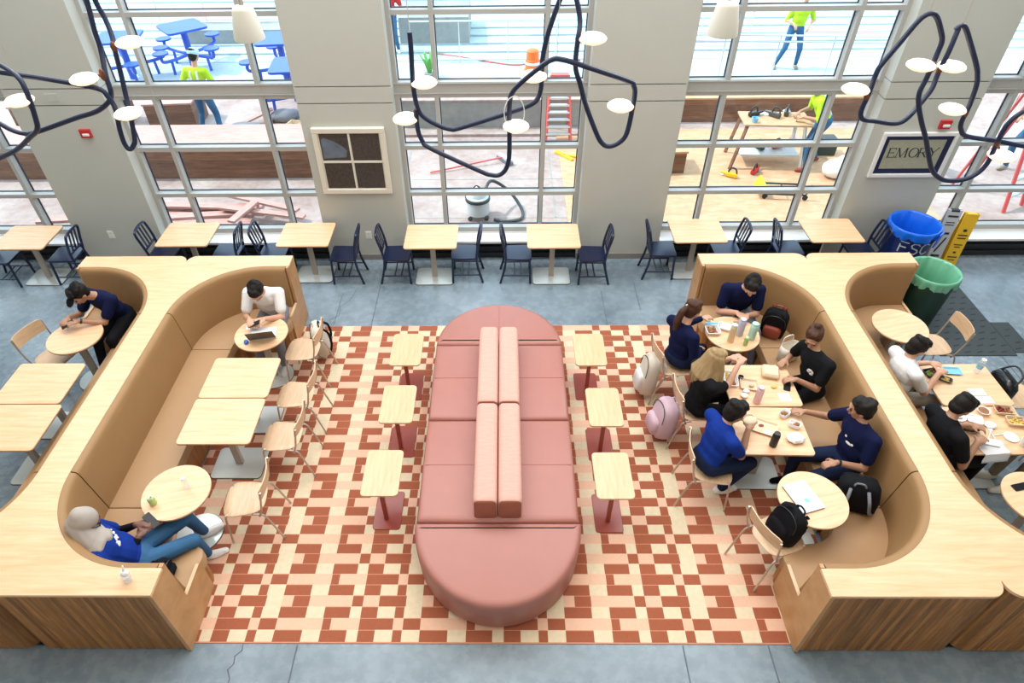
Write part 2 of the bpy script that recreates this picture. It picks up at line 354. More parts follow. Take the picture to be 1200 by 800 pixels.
for p, q in zip(pts, pts[1:]):
    v = Vector(q)-Vector(p); b.box(((p[0]+q[0])/2, (p[1]+q[1])/2, 0.001), (v.length+0.004, 0.009, 0.002), (0, 0, math.atan2(v.y, v.x)))
pts = [(-2.45, 7.0), (-2.52, 7.15), (-2.40, 7.25), (-2.42, 7.45), (-2.30, 7.62), (-2.24, 7.9)]
for p, q in zip(pts, pts[1:]):
    v = Vector(q)-Vector(p); b.box(((p[0]+q[0])/2, (p[1]+q[1])/2, 0.001), (v.length+0.004, 0.008, 0.002), (0, 0, math.atan2(v.y, v.x)))
struct(b.build('trim_1', 'joint'))
b = MB(); b.box((0, 2.9, 9.05), (24, 12, 0.1)); struct(b.build('ceiling', 'ceil'))
b = MB(); b.box((-12.05, 2.9, 4.5), (0.1, 12, 9)); struct(b.build('wall_left', 'rwall'))
b = MB(); b.box((12.05, 2.9, 4.5), (0.1, 12, 9)); struct(b.build('wall_right', 'rwall'))
b = MB(); b.box((0, -3.05, 4.5), (24, 0.1, 9)); struct(b.build('wall_front', 'rwall'))
# window wall: piers between five bays
OP = [(-9.34, -6.72), (-5.38, -2.80), (-1.50, 1.13), (2.42, 5.08), (6.38, 9.0)]
piers = [(-12, -9.34), (-6.72, -5.38), (-2.80, -1.50), (1.13, 2.42), (5.08, 6.38), (9.0, 12)]
b = MB()
for a, c in piers:
    for z0, z1 in ((0, 2.53), (2.545, 2.755), (2.77, 9.0)): b.box(((a+c)/2, YP+0.22, (z0+z1)/2), (c-a, 0.44, z1-z0))
    b.box(((a+c)/2, YP+0.24, 4.5), (c-a-0.02, 0.40, 8.98), mi=1)
for a, c in OP: b.box(((a+c)/2, YP+0.24, 8.3), (c-a, 0.40, 1.4))
struct(b.build('wall_back', ['wall', 'band']))
b = MB()
for a, c in piers: b.box(((a+c)/2, YP-0.008, 0.05), (c-a, 0.016, 0.10))
struct(b.build('baseboard_back', 'base'))
MULL = [0.575, 2.045]
def window(i, a, c):
    W = c-a; root = bpy.data.objects.new('window_%d' % i, None); C.objects.link(root); root.location = (a, YW, 0); struct(root)
    fr = MB(); gk = MB(); ztop = 7.6
    m1, m2 = W/2-0.74, W/2+0.74
    vert = [(0.03, 0.06), (m1, 0.055), (m2, 0.055), (W-0.03, 0.06)]
    for x, w_ in vert: fr.box((x, 0.07, (0.38+ztop)/2), (w_, 0.14, ztop-0.38))
    rails = [(0.42, 0.08), (1.05, 0.06), (1.797, 0.06), (2.63, 0.21), (3.61, 0.06), (4.36, 0.06), (5.11, 0.06), (5.86, 0.06), (6.61, 0.06), (7.36, 0.1)]
    for z, h in rails: fr.box((W/2, 0.072, z), (W-.004, 0.134, h))
    fr.box((W/2, -0.004, 2.585), (W, 0.012, 0.012)); fr.box((W/2, -0.004, 2.72), (W, 0.012, 0.012))
    xs = [(0.06, m1-0.0275), (m1+0.0275, m2-0.0275), (m2+0.0275, W-0.06)]
    for (z, h), (z2, h2) in zip(rails, rails[1:]):
        lo, hi = z+h/2, z2-h2/2
        for p, q in xs:
            t = 0.012
            gk.box(((p+q)/2, 0.115, lo+t/2), (q-p, 0.02, t)); gk.box(((p+q)/2, 0.115, hi-t/2), (q-p, 0.02, t))
            gk.box((p+t/2, 0.115, (lo+hi)/2), (t, 0.02, hi-lo)); gk.box((q-t/2, 0.115, (lo+hi)/2), (t, 0.02, hi-lo))
    g = MB(); g.box((W/2, 0.125, (0.42+ztop)/2), (W-0.06, 0.006, ztop-0.42))
    fr.build('window_frame', 'alu', root); gk.build('glazing_gasket', 'gasket', root); g.build('window_glass', 'glass', root)
    s = MB(); s.box((W/2, -0.125, 0.345), (W, 0.27, 0.035)); s.box((W/2, 0.0, 0.365), (W, 0.02, 0.03)); s.build('window_sill', 'sill', root)
    h = MB(); h.box((W/2, -0.06, 0.165), (W, 0.16, 0.325)); h.box((W/2, -0.155, 0.20), (W, 0.03, 0.03)); h.box((W/2, -0.155, 0.05), (W, 0.03, 0.09)); h.build('heater_panel', 'black', root)
for i, (a, c) in enumerate(OP): window(i+1, a, c)
# wall plates
def plate(x, z, wd, ht, name, label, cat):
    b = MB(); b.box((0, 0, 0), (wd, 0.008, ht), bev=0.002); o = b.build(name, 'wall', loc=(x, YP-0.0045, z)); tag(o, label, cat); return o
def outlet(x, z, label):
    t = thing('wall_outlet', label, 'outlet', (x, YP, z), 0, 'wall outlets')
    b = MB(); b.box((0, -0.004, 0), (0.09, 0.008, 0.13), bev=0.002); b.build('cover_plate', 'sill', t)
    for dz in (-0.03, 0.03): b = MB(); b.box((0, -0.009, dz), (0.035, 0.003, 0.04)); b.build('socket', 'ivory', t)
outlet(-6.16, 0.49, 'white outlet low on the pier behind the left row of navy chairs')
outlet(-2.12, 0.46, 'white outlet low on the pier below the dark four-pane picture')
plate(-6.08, 2.65, 0.16, 0.10, 'wall_vent_plate', 'small blank grey plate on the pale band of the left pier', 'wall plate')
plate(5.56, 2.65, 0.16, 0.10, 'wall_vent_plate', 'small blank grey plate on the pale band of the right pier', 'wall plate')
def alarm(x, z, label):
    t = thing('fire_alarm', label, 'fire alarm', (x, YP, z), 0, 'red fire alarms')
    b = MB(); b.box((0, -0.02, 0), (0.15, 0.04, 0.12), bev=0.006); b.build('housing', 'red', t)
    b = MB(); b.box((0.01, -0.046, -0.01), (0.09, 0.02, 0.035), bev=0.006); b.build('strobe_lens', 'white', t)
alarm(-5.83, 2.15, 'red wall fire alarm on the pier left of the hanging left lamp loops')
alarm(6.03, 2.19, 'red wall fire alarm above the framed EMORY print')
# four-pane picture
t = thing('framed_picture', 'ivory square frame with four dark mosaic panes on the pier', 'picture', (-2.165, YP, 1.71))
b = MB(); b.box((0, -0.015, 0), (1.0, 0.03, 1.0)); b.build('backing_board', 'ivory', t)
b = MB()
for sx, sz, wd, ht in ((0, .465, 1.02, .075), (0, -.465, 1.02, .075), (.4725, 0, .075, .855), (-.4725, 0, .075, .855)): b.box((sx, -0.035, sz), (wd, 0.05, ht), bev=0.01)
b.box((0, -0.036, 0), (0.028, 0.03, 0.86)); b.box((0, -0.0345, 0), (0.86, 0.03, 0.028)); b.build('frame', 'ivory', t)
for i, (sx, sz) in enumerate(((-1, 1), (1, 1), (-1, -1), (1, -1))):
    b = MB(); b.box((sx*.218, -0.0325, sz*.218), (.40, 0.006, .40)); o = b.build('pane', 'stone', t)
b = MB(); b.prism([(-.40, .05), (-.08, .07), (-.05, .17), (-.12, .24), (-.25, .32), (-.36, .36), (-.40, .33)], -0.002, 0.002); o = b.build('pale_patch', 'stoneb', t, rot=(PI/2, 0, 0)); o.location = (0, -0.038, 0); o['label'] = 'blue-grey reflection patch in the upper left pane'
# EMORY print
t = thing('framed_print', 'white framed print reading EMORY with navy border on the right pier', 'picture', (5.77, YP, 1.745))
b = MB()
for sx, sz, wd, ht in ((0, .31, 1.04, .05), (0, -.31, 1.04, .05), (.495, 0, .05, .569), (-.495, 0, .05, .569)): b.box((sx, -0.02, sz), (wd, 0.04, ht), bev=0.006)
b.build('frame', 'sill', t)
b = MB(); b.box((0, -0.008, 0), (0.95, 0.014, 0.58)); b.build('mat_board', 'navyprint', t)
b = MB(); b.box((-0.01, -0.018, 0.01), (0.79, 0.004, 0.43)); b.build('print_sheet', 'linen', t)
def letters(txt, h, th, m):
    """serif capitals from straight strokes in the x-z plane; returns width"""
    S = {'E': [((0, 0), (0, 1), 1.3), ((0, 1), (.62, 1), .6), ((0, .5), (.5, .5), .6), ((0, 0), (.66, 0), .6), ((.62, 1), (.62, .84), .6), ((.66, 0), (.66, .18), .6), ((.5, .42), (.5, .58), .5), ((-.1, 0), (0, 0), .6), ((-.1, 1), (0, 1), .6)],
         'M': [((0, 0), (.08, 1), .5), ((.08, 1), (.5, 0), 1.3), ((.5, 0), (.92, 1), .5), ((.92, 1), (1.0, 0), 1.3), ((-.12, 0), (.12, 0), .5), ((.86, 0), (1.12, 0), .5), ((-.06, 1), (.1, 1), .5), ((.9, 1), (1.06, 1), .5)],
         'O': [((.45+.45*math.cos(a), .5+.52*math.sin(a)), (.45+.45*math.cos(a+.42), .5+.52*math.sin(a+.42)), 1.2 if abs(math.cos(a+.2)) > .6 else .6) for a in [k*.4189 for k in range(15)]],
         'R': [((0, 0), (0, 1), 1.3), ((0, 1), (.4, 1), .6), ((.4, 1), (.58, .86), .8), ((.58, .86), (.58, .64), 1.1), ((.58, .64), (.4, .5), .8), ((.4, .5), (0, .5), .6), ((.32, .5), (.74, 0), 1.3), ((.74, 0), (.86, 0), .6), ((-.1, 0), (.12, 0), .5), ((-.1, 1), (0, 1), .5)],
         'Y': [((0, 1), (.42, .46), 1.3), ((.84, 1), (.42, .46), .6), ((.42, .46), (.42, 0), 1.2), ((.3, 0), (.55, 0), .5), ((-.1, 1), (.12, 1), .5), ((.74, 1), (.94, 1), .5)],
         'F': [((0, 0), (0, 1), 1), ((0, 1), (.6, 1), 1), ((0, .52), (.48, .52), 1)],
         'S': [((.62, .85), (.45, 1), 1), ((.45, 1), (.15, 1), 1), ((.15, 1), (0, .8), 1), ((0, .8), (.1, .58), 1), ((.1, .58), (.52, .42), 1), ((.52, .42), (.62, .2), 1), ((.62, .2), (.45, 0), 1), ((.45, 0), (.12, 0), 1), ((.12, 0), (0, .15), 1)],
         'C': [((.65, .85), (.45, 1), 1), ((.45, 1), (.2, 1), 1), ((.2, 1), (0, .75), 1), ((0, .75), (0, .25), 1), ((0, .25), (.2, 0), 1), ((.2, 0), (.45, 0), 1), ((.45, 0), (.65, .15), 1)]}
    adv = {'E': .85, 'M': 1.28, 'O': 1.05, 'R': .98, 'Y': 1.0, 'F': .85, 'S': .85, 'C': .85}
    x = 0; segs = []
    for ch in txt:
        for p, q, k in S[ch]: segs.append(((x+p[0])*h, p[1]*h, (x+q[0])*h, q[1]*h, k*th))
        x += adv[ch]
    return segs, x*h
segs, wd = letters('EMORY', 0.135, 0.013, None)
b = MB()
for x0, z0, x1, z1, th in segs:
    L = math.hypot(x1-x0, z1-z0); b.box(((x0+x1)/2-wd/2, -0.0215, (z0+z1)/2-0.03), (L+th*.4, 0.003, th), (0, -math.atan2(z1-z0, x1-x0), 0))
b.build('lettering', 'ink', t)

# ------------------------------------------------------------------ rug
b = MB(); RX0, RX1, RY0, RY1 = -3.455, 3.185, 2.562, 7.0
b.box(((RX0+RX1)/2, (RY0+RY1)/2, 0.004), (RX1-RX0, RY1-RY0, 0.008), mi=3)
even = [(0, .257, 0), (.257, .427, 2), (.427, .67, 0), (.67, .775, 2), (.775, .93, 0), (.93, 1.095, 2), (1.095, 1.18, 0), (1.18, 1.345, 2)]
odd1 = [(0, .431, 1), (.431, .508, 0), (.508, .776, 1), (.776, 1.09, 0), (1.09, 1.184, 1), (1.184, 1.345, 0)]
odd3 = [(0, .105, 1), (.105, .262, 0), (.262, .676, 1), (.676, .778, 0), (.778, .932, 1), (.932, 1.19, 0), (1.19, 1.345, 2)]
P = 1.345; rows = 40; hh = (RY1-RY0-0.012)/rows
for r in range(rows):
    seg = even if r % 2 == 0 else (odd1 if r % 4 == 1 else odd3)
    y0 = RY0+0.012+r*hh; y1 = y0+hh
    for k in range(-3, 4):
        for a, c, mi in seg:
            xa, xb = -0.795+k*P+a, -0.795+k*P+c
            xa, xb = max(xa, RX0+0.003), min(xb, RX1-0.003)
            if xb-xa < 0.004: continue
            z = 0.0086
            ye = y1-(0.007 if mi == 0 else 0)
            f = b.b.faces.new([b.b.verts.new(p) for p in ((xa, y0, z), (xb, y0, z), (xb, ye, z), (xa, ye, z))]); f.material_index = mi
me_o = b.build('patterned_rug', [M('rust_carpet', (0.33, 0.092, 0.042), 0.95, noise_scale=60, noise_amt=0.16, bump=0.5, bump_scale=150), M('peach_carpet', (0.74, 0.45, 0.31), 0.95, noise_scale=45, noise_amt=0.10, bump=0.5, bump_scale=150), M('cream_carpet', (0.70, 0.57, 0.39), 0.95, noise_scale=22, noise_amt=0.13, bump=0.5, bump_scale=150), M('salmon_carpet_line', (0.60, 0.25, 0.15), 0.95)])
tag(me_o, 'rust, peach and cream patchwork rug lying under the long terracotta seat', 'rug')

# ------------------------------------------------------------------ booths
def booth(cx, label):
    YC = 4.87; h = 1.045
    t = thing('booth_bench', label, 'bench', (cx, YC, 0), 0, 'double sided booth benches')
    E, w0, r = 1.40, 0.15, 0.97
    y0, y1 = 2.49-YC, 7.25-YC; i0, i1 = 2.73-YC, 7.01-YC
    cA, cB = (1.12, i0+r), (1.12, i1-r)
    inner = [(E, i0)] + arc(cA[0], cA[1], r, 270, 180, 18) + arc(cB[0], cB[1], r, 180, 90, 18) + [(E, i1)]
    q = 0.13
    half = [(0.012, y0+q)] + arc(q, y0+q, q-0.012, 180, 270, 8)[1:] 
    half = [(0.004, y0+q)] + [(q-(q-0.004)*math.cos(a), y0+q-q*math.sin(a)) for a in [k*PI/16 for k in range(1, 9)]]
    half += [(E, y0)] + inner
    half += [(E, y1)] + [(q-(q-0.004)*math.cos(a), y1-q+q*math.sin(a)) for a in [k*PI/16 for k in range(8, 0, -1)]] + [(0.004, y1-q)]
    out = half + [(-x, y) for x, y in reversed(half)]
    b = MB(); b.prism(out, h-0.032, h, 0.004, chb=0.003); b.build('cap', 'oak', t)
    # reeded cladding: outline resampled and scalloped on the two long faces, plain inside
    def fluted(seg):
        res = []
        for (x0, ya), (x1, yb) in zip(seg, seg[1:]):
            L = math.hypot(x1-x0, yb-ya); n = max(1, round(L/0.0225))
            for k in range(n): res.append((x0+(x1-x0)*k/n, ya+(yb-ya)*k/n))
        res.append(seg[-1]); return res
    front = fluted([(E-0.03, y0+0.012), (q, y0+0.012)]) + fluted([(q-(q-0.004)*math.cos(a), y0+q-(q-.012)*math.sin(a)) for a in [k*PI/16 for k in range(7, 0, -1)]] + [(0.002, y0+q)])
    front = [(x, y+(0.007 if k % 2 else 0)) for k, (x, y) in enumerate(front)]
    full = front + [(-x, y) for x, y in reversed(front)]
    back = [(x, -y) for x, y in full]
    for f, s in ((full, 1), (back, -1)):
        ring = f + [(-E+0.03, s*(i0)), (E-0.03, s*(i0))]
        b = MB(); b.prism(ring, 0.02, h-0.032); b.build('reeded_cladding', 'reed', t)
    b = MB(); sp = [(w0-0.001, cA[1]-r*.9), (w0-.001, cB[1]+r*.9), (-w0+.001, cB[1]+r*.9), (-w0+.001, cA[1]-r*.9)]
    corner = []
    for s in (1, -1):
        for cc, yy, a0, a1 in ((cA, i0, 180, 270), (cB, i1, 90, 180)):
            a = arc(cc[0], cc[1], r, a0, a1, 12)
            pts = [(s*x, y) for x, y in a] + ([(s*0.0, yy), (s*0.0, cc[1])] if cc is cA else [(s*0.0, cc[1]), (s*0.0, yy)])
            b.prism(pts, 0.03, h-0.033)
    b.prism(rrect(2*w0, cB[1]-cA[1], 0.001, 1), 0.03, h-0.033)
    b.build('core_wall', 'oakpanel', t)
    b = MB(); b.prism(rrect(1.3, .18, .02, 2, 0, y0+.14), 0.0, 0.022); b.build('plinth', 'black', t)
    b = MB(); b.prism(rrect(1.3, .18, .02, 2, 0, y1-.14), 0.0, 0.022); b.build('plinth', 'black', t)
    for s in (1, -1):
        # leather backs: swept section along the wall line, three panels
        def sweep(line, name):
            # line of (x, y, nx, ny): section points are (offset from wall, z)
            prof = [(0.0, 0.30), (0.125, 0.40), (0.128, 0.46), (0.10, 0.72), (0.075, 0.94), (0.066, 1.005), (0.052, 1.028), (0.03, 1.040), (0.006, 1.043), (0.0, 1.043)]
            rings = [[(s*(x+nx*o), y+ny*o, z) for o, z in prof] for x, y, nx, ny in line]
            m = MB(); m.loft(rings); o = m.build(name, 'tan', t, smooth=True, sharp=50)
        g = 0.006
        def arcl(cc, a0, a1, n): return [(cc[0]+r*math.cos(math.radians(a)), cc[1]+r*math.sin(math.radians(a)), -math.cos(math.radians(a)), -math.sin(math.radians(a))) for a in [a0+(a1-a0)*k/n for k in range(n+1)]]
        sweep([(w0, cA[1]+g, 1, 0), (w0, 0, 1, 0), (w0, cB[1]-g, 1, 0)], 'back_panel')
        sweep([(E-0.045, i0, 0, 1), (1.12, i0, 0, 1)][:1] + arcl(cA, 270, 180.4, 20), 'back_panel')
        sweep(arcl(cB, 179.6, 90, 20) + [(E-0.045, i1, 0, -1)], 'back_panel')
        # seats
        ri = r-0.62
        fa = arc(cA[0], cA[1]-0.04, ri, 270, 180, 12); fb = arc(cB[0], cB[1]+0.04, ri, 180, 90, 12)
        segA = [(E-0.02, i0+0.05)] + [(1.12, i0+0.05)] + arc(cA[0], cA[1], r-0.05, 270, 180, 14) + [(1.12-ri, cA[1])][:1] + list(reversed(fa))[1:] + [(E-0.10, cA[1]-0.04-ri-0.02), (E-0.03, cA[1]-ri-0.10), (E, cA[1]-ri-0.17)] + [(E, i0+0.40), (E-0.02, i0+0.33)]
        segB = [(x, -y) for x, y in segA]
        segM = [(w0+0.05, cA[1]+0.004), (w0+0.05, cB[1]-0.004), (1.12-ri, cB[1]-0.004), (1.12-ri, cA[1]+0.004)]
        for sg in (segA, segM, segB):
            m = MB(); m.prism([(s*x, y) for x, y in sg], 0.31, 0.452, 0.014, chb=0.01); m.build('seat_cushion', 'tanseat', t, smooth=True, sharp=28)
        m = MB()
        for sg in (segA, segM, segB): m.prism(inset([(s*x, y) for x, y in sg], 0.025 if sg is not segM else 0.0), 0.0092, 0.315)
        m.build('seat_base', 'reed', t)
        for yy, k in ((y0, 1), (y1, -1)):
            pz = [(yy, 0.012), (yy, h-0.033), (yy+k*0.245, h-0.033), (yy+k*0.245, h-0.002), (yy+k*0.285, h-0.002), (yy+k*0.285, 0.90), (yy+k*0.29, 0.468), (yy+k*0.60, 0.468), (yy+k*0.62, 0.45), (yy+k*0.62, 0.012)]
            rings = [[(x_, p, z) for p, z in pz] for x_ in (s*(E-0.035), s*(E+0.0))]
            m = MB(); m.loft(rings); ep = m.build('end_panel', 'oakpanel', t)
            m = MB(); m.box((s*(E-0.016), yy+k*0.445, 0.470), (0.032, 0.30, 0.006)); m.build('end_panel_lip', 'oakpale', ep)
    return t
booth(-4.24, 'oak and tan leather booth bench on the left, a girl reclining in its near corner')
booth(3.973, 'oak and tan leather booth bench on the right with the crowded tables')

# ------------------------------------------------------------------ central island seat
t = thing('island_sofa', 'long oval terracotta leather island seat in the middle of the rug', 'sofa', (-0.075, 4.83, 0))
HW = 0.80
def seatpart(name, out, z1=0.45):
    m = MB(); o2 = inset(out, 0.035)
    rings = [[(x, y, 0.012) for x, y in inset(out, 0.03)], [(x, y, 0.06) for x, y in inset(out, 0.012)], [(x, y, 0.36) for x, y in out], [(x, y, 0.41) for x, y in inset(out, 0.003)], [(x, y, 0.436) for x, y in inset(out, 0.014)], [(x, y, 0.450) for x, y in inset(out, 0.036)], [(x, y, 0.456) for x, y in inset(out, 0.075)]]
    m.loft(rings); return m.build(name, 'terra', t, smooth=True, sharp=50)
yn, ym, yf = 3.546-4.83, 4.865-4.83, 6.12-4.83
seatpart('rounded_end_seat', [(HW*math.cos(a), yf+0.82*math.sin(a)+0.004) for a in [PI*k/40 for k in range(41)]])
seatpart('rounded_end_seat', [(HW*1.015*math.cos(a), yn+0.86*math.sin(a)-0.004) for a in [PI+PI*k/40 for k in range(41)]])
seatpart('middle_seat', [(-HW, yn+.002), (HW, yn+.002), (HW, ym-.004), (-HW, ym-.004)]); seatpart('middle_seat', [(-HW, ym+.004), (HW, ym+.004), (HW, yf-.002), (-HW, yf-.002)])
b = MB()
for y in ((yn+ym)/2+0.02, (ym+yf)/2+0.02):
    for s in (-1, 1): b.box((s*0.50, y, 0.4565), (0.54, 0.006, 0.003))
b.box((0, yf+0.45, 0.4565), (0.006, 0.62, 0.003)); b.build('seam', 'rust', t)
for s in (-1, 1):
    for ya, yb in ((3.585-4.83, 4.868-4.83), (4.876-4.83, 6.15-4.83)):
        m = MB(); sec = rrect(0.232, 0.33, 0.055, 5)
        L = [(0.0, 0.055), (0.018, 0.02), (0.05, 0.0)]; rings = []
        ys = [(ya, 0.03), (ya+0.012, 0.008), (ya+0.03, 0)] + [(ya+0.03+(yb-ya-0.06)*k/40, 0.0 if k % 2 else -0.0015) for k in range(1, 40)] + [(yb-0.03, 0), (yb-0.012, 0.008), (yb, 0.03)]
        for y, d in ys:
            rings.append([(s*0.121+x, y, 0.565+z) for x, z in inset(sec, d)])
        m.loft(rings); 
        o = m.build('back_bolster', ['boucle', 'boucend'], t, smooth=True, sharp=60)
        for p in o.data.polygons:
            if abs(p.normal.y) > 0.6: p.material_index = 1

# ------------------------------------------------------------------ small laptop tables
def side_table():
    t = thing('side_table', '', 'side table', (0, 0, 0), 0, 'small pedestal tables beside the island seat')
    b = MB(); b.prism(rrect(0.375, 0.57, 0.045), 0.597, 0.62, 0.004, chb=0.003); o = b.build('table_top', 'oakpale', t)
    b = MB(); b.prism(rrect(0.34, 0.53, 0.04), 0.585, 0.597); b.build('under_plate', 'rust', t)
    b = MB(); b.box((-0.01, -0.15, 0.30), (0.045, 0.028, 0.58)); b.build('pole', 'rust', t)
    b = MB(); b.prism(rrect(0.29, 0.47, 0.03, 4, 0.0, -0.045), 0.009, 0.019, 0.003); b.build('base_plate', 'rust', t)
    return t
st = side_table()
for x, y, l in ((-1.20, 5.85, 'pale topped rust pedestal table left of the island seat, farthest from us'), (-1.20, 4.95, 'pale topped rust pedestal table left of the island seat, middle one'), (-1.245, 4.01, 'pale topped rust pedestal table left of the island seat, nearest to us'),
                (1.03, 5.84, 'pale topped rust pedestal table right of the island seat, farthest from us'), (1.10, 4.90, 'pale topped rust pedestal table right of the island seat, middle one'), (1.08, 3.975, 'pale topped rust pedestal table right of the island seat, nearest to us')):
    place(st, (x, y, 0), 0, l)

# ------------------------------------------------------------------ dining tables
def rect_table():
    t = thing('dining_table', '', 'table', (0, 0, 0), 0, 'rectangular oak dining tables')
    b = MB(); o = rrect(0.77, 0.64, 0.04); b.prism(o, 0.722, 0.74, 0.003); tt = b.build('table_top', 'oak', t)
    b = MB(); b.prism(inset(o, 0.001), 0.712, 0.722, chb=0.003); b.build('edge_band', 'oakedge', tt)
    b = MB(); b.loft([[(x*.07, y*.04, 0.71) for x, y in ((-.5, -.5), (.5, -.5), (.5, .5), (-.5, .5))], [(x*.08, y*.045, 0.0147) for x, y in ((-.5, -.5), (.5, -.5), (.5, .5), (-.5, .5))]]); b.build('pedestal', 'greige', t)
    b = MB(); b.prism(rrect(0.57, 0.43, 0.05), 0.004, 0.016, 0.003); bp_ = b.build('base_plate', 'plate', t)
    b = MB(); b.prism(rrect(0.58, 0.44, 0.055), 0.0, 0.0065); b.build('base_rim', 'plateedge', bp_)
    return t
def round_table():
    t = thing('round_table', '', 'table', (0, 0, 0), 0, 'round oak tables')
    c = [(0.32*math.cos(2*PI*k/64), 0.32*math.sin(2*PI*k/64)) for k in range(64)]
    b = MB(); b.prism(c, 0.722, 0.74, 0.003); tt = b.build('table_top', 'oak', t)
    b = MB(); b.prism(inset(c, 0.001), 0.712, 0.722, chb=0.003); b.build('edge_band', 'oakedge', tt)
    b = MB(); b.loft([[(x*.075, y*.045, 0.71) for x, y in ((-.5, -.5), (.5, -.5), (.5, .5), (-.5, .5))], [(x*.08, y*.05, 0.0147) for x, y in ((-.5, -.5), (.5, -.5), (.5, .5), (-.5, .5))]]); b.build('pedestal', 'greige', t)
    b = MB(); c = [(0.235*math.cos(2*PI*k/48), 0.235*math.sin(2*PI*k/48)) for k in range(48)]; b.prism(c, 0.004, 0.016, 0.003); bp_ = b.build('base_plate', 'plate', t)
    b = MB(); b.prism(inset(c, -0.005), 0.0, 0.0065); b.build('base_rim', 'plateedge', bp_)
    return t
rt = rect_table(); GW = 'window row tables'
R_ = 0.0088
for x, y, z, rz, l, g in (
    (-7.12, 8.21, 0, 0, 'oak table by the windows at the far left edge', GW), (-4.73, 8.27, 0, 0, 'oak table by the windows behind the left booth notch', GW), (-2.95, 8.25, 0, 0, 'oak table by the windows below the dark four-pane picture, left side', GW),
    (-1.08, 8.18, 0, 0, 'oak table under the middle window, left one', GW), (0.715, 8.18, 0, 0, 'oak table under the middle window, right one', GW), (2.855, 8.30, 0, 0, 'oak table by the windows just beyond the right booth, nearer the middle', GW), (4.825, 8.29, 0, 0, 'oak table by the windows next to the blue bin', GW),
    (-3.025, 5.245, R_, 0, 'oak table inside the left booth, farther half of the joined pair', 'booth tables'), (-3.03, 4.592, R_, 0, 'oak table inside the left booth, nearer half of the joined pair', 'booth tables'),
    (-5.31, 5.17, 0, 0, 'bare oak table outside the left booth, farther of the pair', 'booth tables'), (-5.26, 4.515, 0, 0, 'bare oak table outside the left booth, nearer of the pair', 'booth tables'),
    (2.84, 5.10, R_, 0, 'oak table with clamshell box and pink bottle, farther half of the pair', 'booth tables'), (2.745, 4.445, R_, math.radians(-1.5), 'oak table with sandwich tray and black tumbler, nearer half of the pair', 'booth tables'),
    (5.12, 5.115, 0, 0, 'oak table right of the right booth with blue tray and water bottle', 'booth tables'), (5.07, 4.455, 0, 0, 'oak table right of the right booth covered with food boxes and a plastic bag', 'booth tables')):
    place(rt, (x, y, z), rz, l, g)
rd = round_table()
for x, y, z, l in ((-2.998, 6.005, R_, 'round oak table holding a laptop at the far end of the left booth'), (-3.18, 3.685, R_, 'round oak table with green drink beside the reclining girl'), (-5.30, 5.97, 0, 'round oak table under the phone of the man in the black cap'),
                   (2.77, 5.975, R_, 'round oak table crowded with tumblers in the right booth'), (2.905, 3.60, R_, 'round oak table carrying a white laptop in the right booth'), (4.865, 6.12, 0, 'empty round oak table beside the green bin'), (5.04, 3.60, 0, 'round oak table with a dark phone at the right edge')):
    place(rd, (x, y, z), math.radians(15), l)

# ------------------------------------------------------------------ navy metal chairs (local: faces +X)
def navy_chair():
    t = thing('navy_chair', '', 'chair', (0, 0, 0), 0, 'navy metal chairs by the windows')
    m = MB(); N = 10; rings = []
    out = [(0.20, -0.17), (0.20, 0.17), (0.17, 0.20), (-0.17, 0.185), (-0.20, 0.16), (-0.20, -0.16), (-0.17, -0.185), (0.17, -0.20)]
    m.prism(out, 0.415, 0.447, 0.006); 
    m.b.faces.ensure_lookup_table(); f = m.b.faces[-1]
    r = bmesh.ops.inset_individual(m.b, faces=[f], thickness=0.045, depth=-0.010)
    m.build('seat', 'navy', t, smooth=True, sharp=40)
    for s in (-1, 1):
        m = MB(); m.tube([(0.175, s*0.165, 0.43), (0.19, s*0.19, 0.0)], 0.018, 8); m.build('leg', 'navy', t)
        m = MB(); m.tube([(-0.175, s*0.155, 0.43), (-0.20, s*0.17, 0.25), (-0.265, s*0.185, 0.0)], 0.018, 8); m.build('leg', 'navy', t)
    m = MB(); m.tube(smooth_path([(-0.18, -0.155, 0.43), (-0.20, -0.175, 0.60), (-0.245, -0.175, 0.80), (-0.255, -0.14, 0.855), (-0.262, 0, 0.87), (-0.255, 0.14, 0.855), (-0.245, 0.175, 0.80), (-0.20, 0.175, 0.60), (-0.18, 0.155, 0.43)], 5), 0.019, 8); m.build('back_frame', 'navy', t, smooth=True)
    for y in (-0.08, 0, 0.08):
        m = MB(); m.box((-0.225, y, 0.70), (0.012, 0.030, 0.31), (0, math.radians(-11), 0)); m.build('back_slat', 'navy', t)
    m = MB(); m.box((-0.20, 0, 0.545), (0.014, 0.34, 0.03)); m.build('lower_rail', 'navy', t)
    m = MB()
    for s in (-1, 1): m.tube([(0.185, s*0.183, 0.14), (-0.232, s*0.178, 0.14)], 0.011, 6)
    m.tube([(-0.05, -0.18, 0.14), (-0.05, 0.18, 0.14)], 0.011, 6); m.tube([(0.05, -0.18, 0.14), (0.05, 0.18, 0.14)], 0.011, 6); m.build('stretcher', 'navy', t)
    return t
nc = navy_chair()
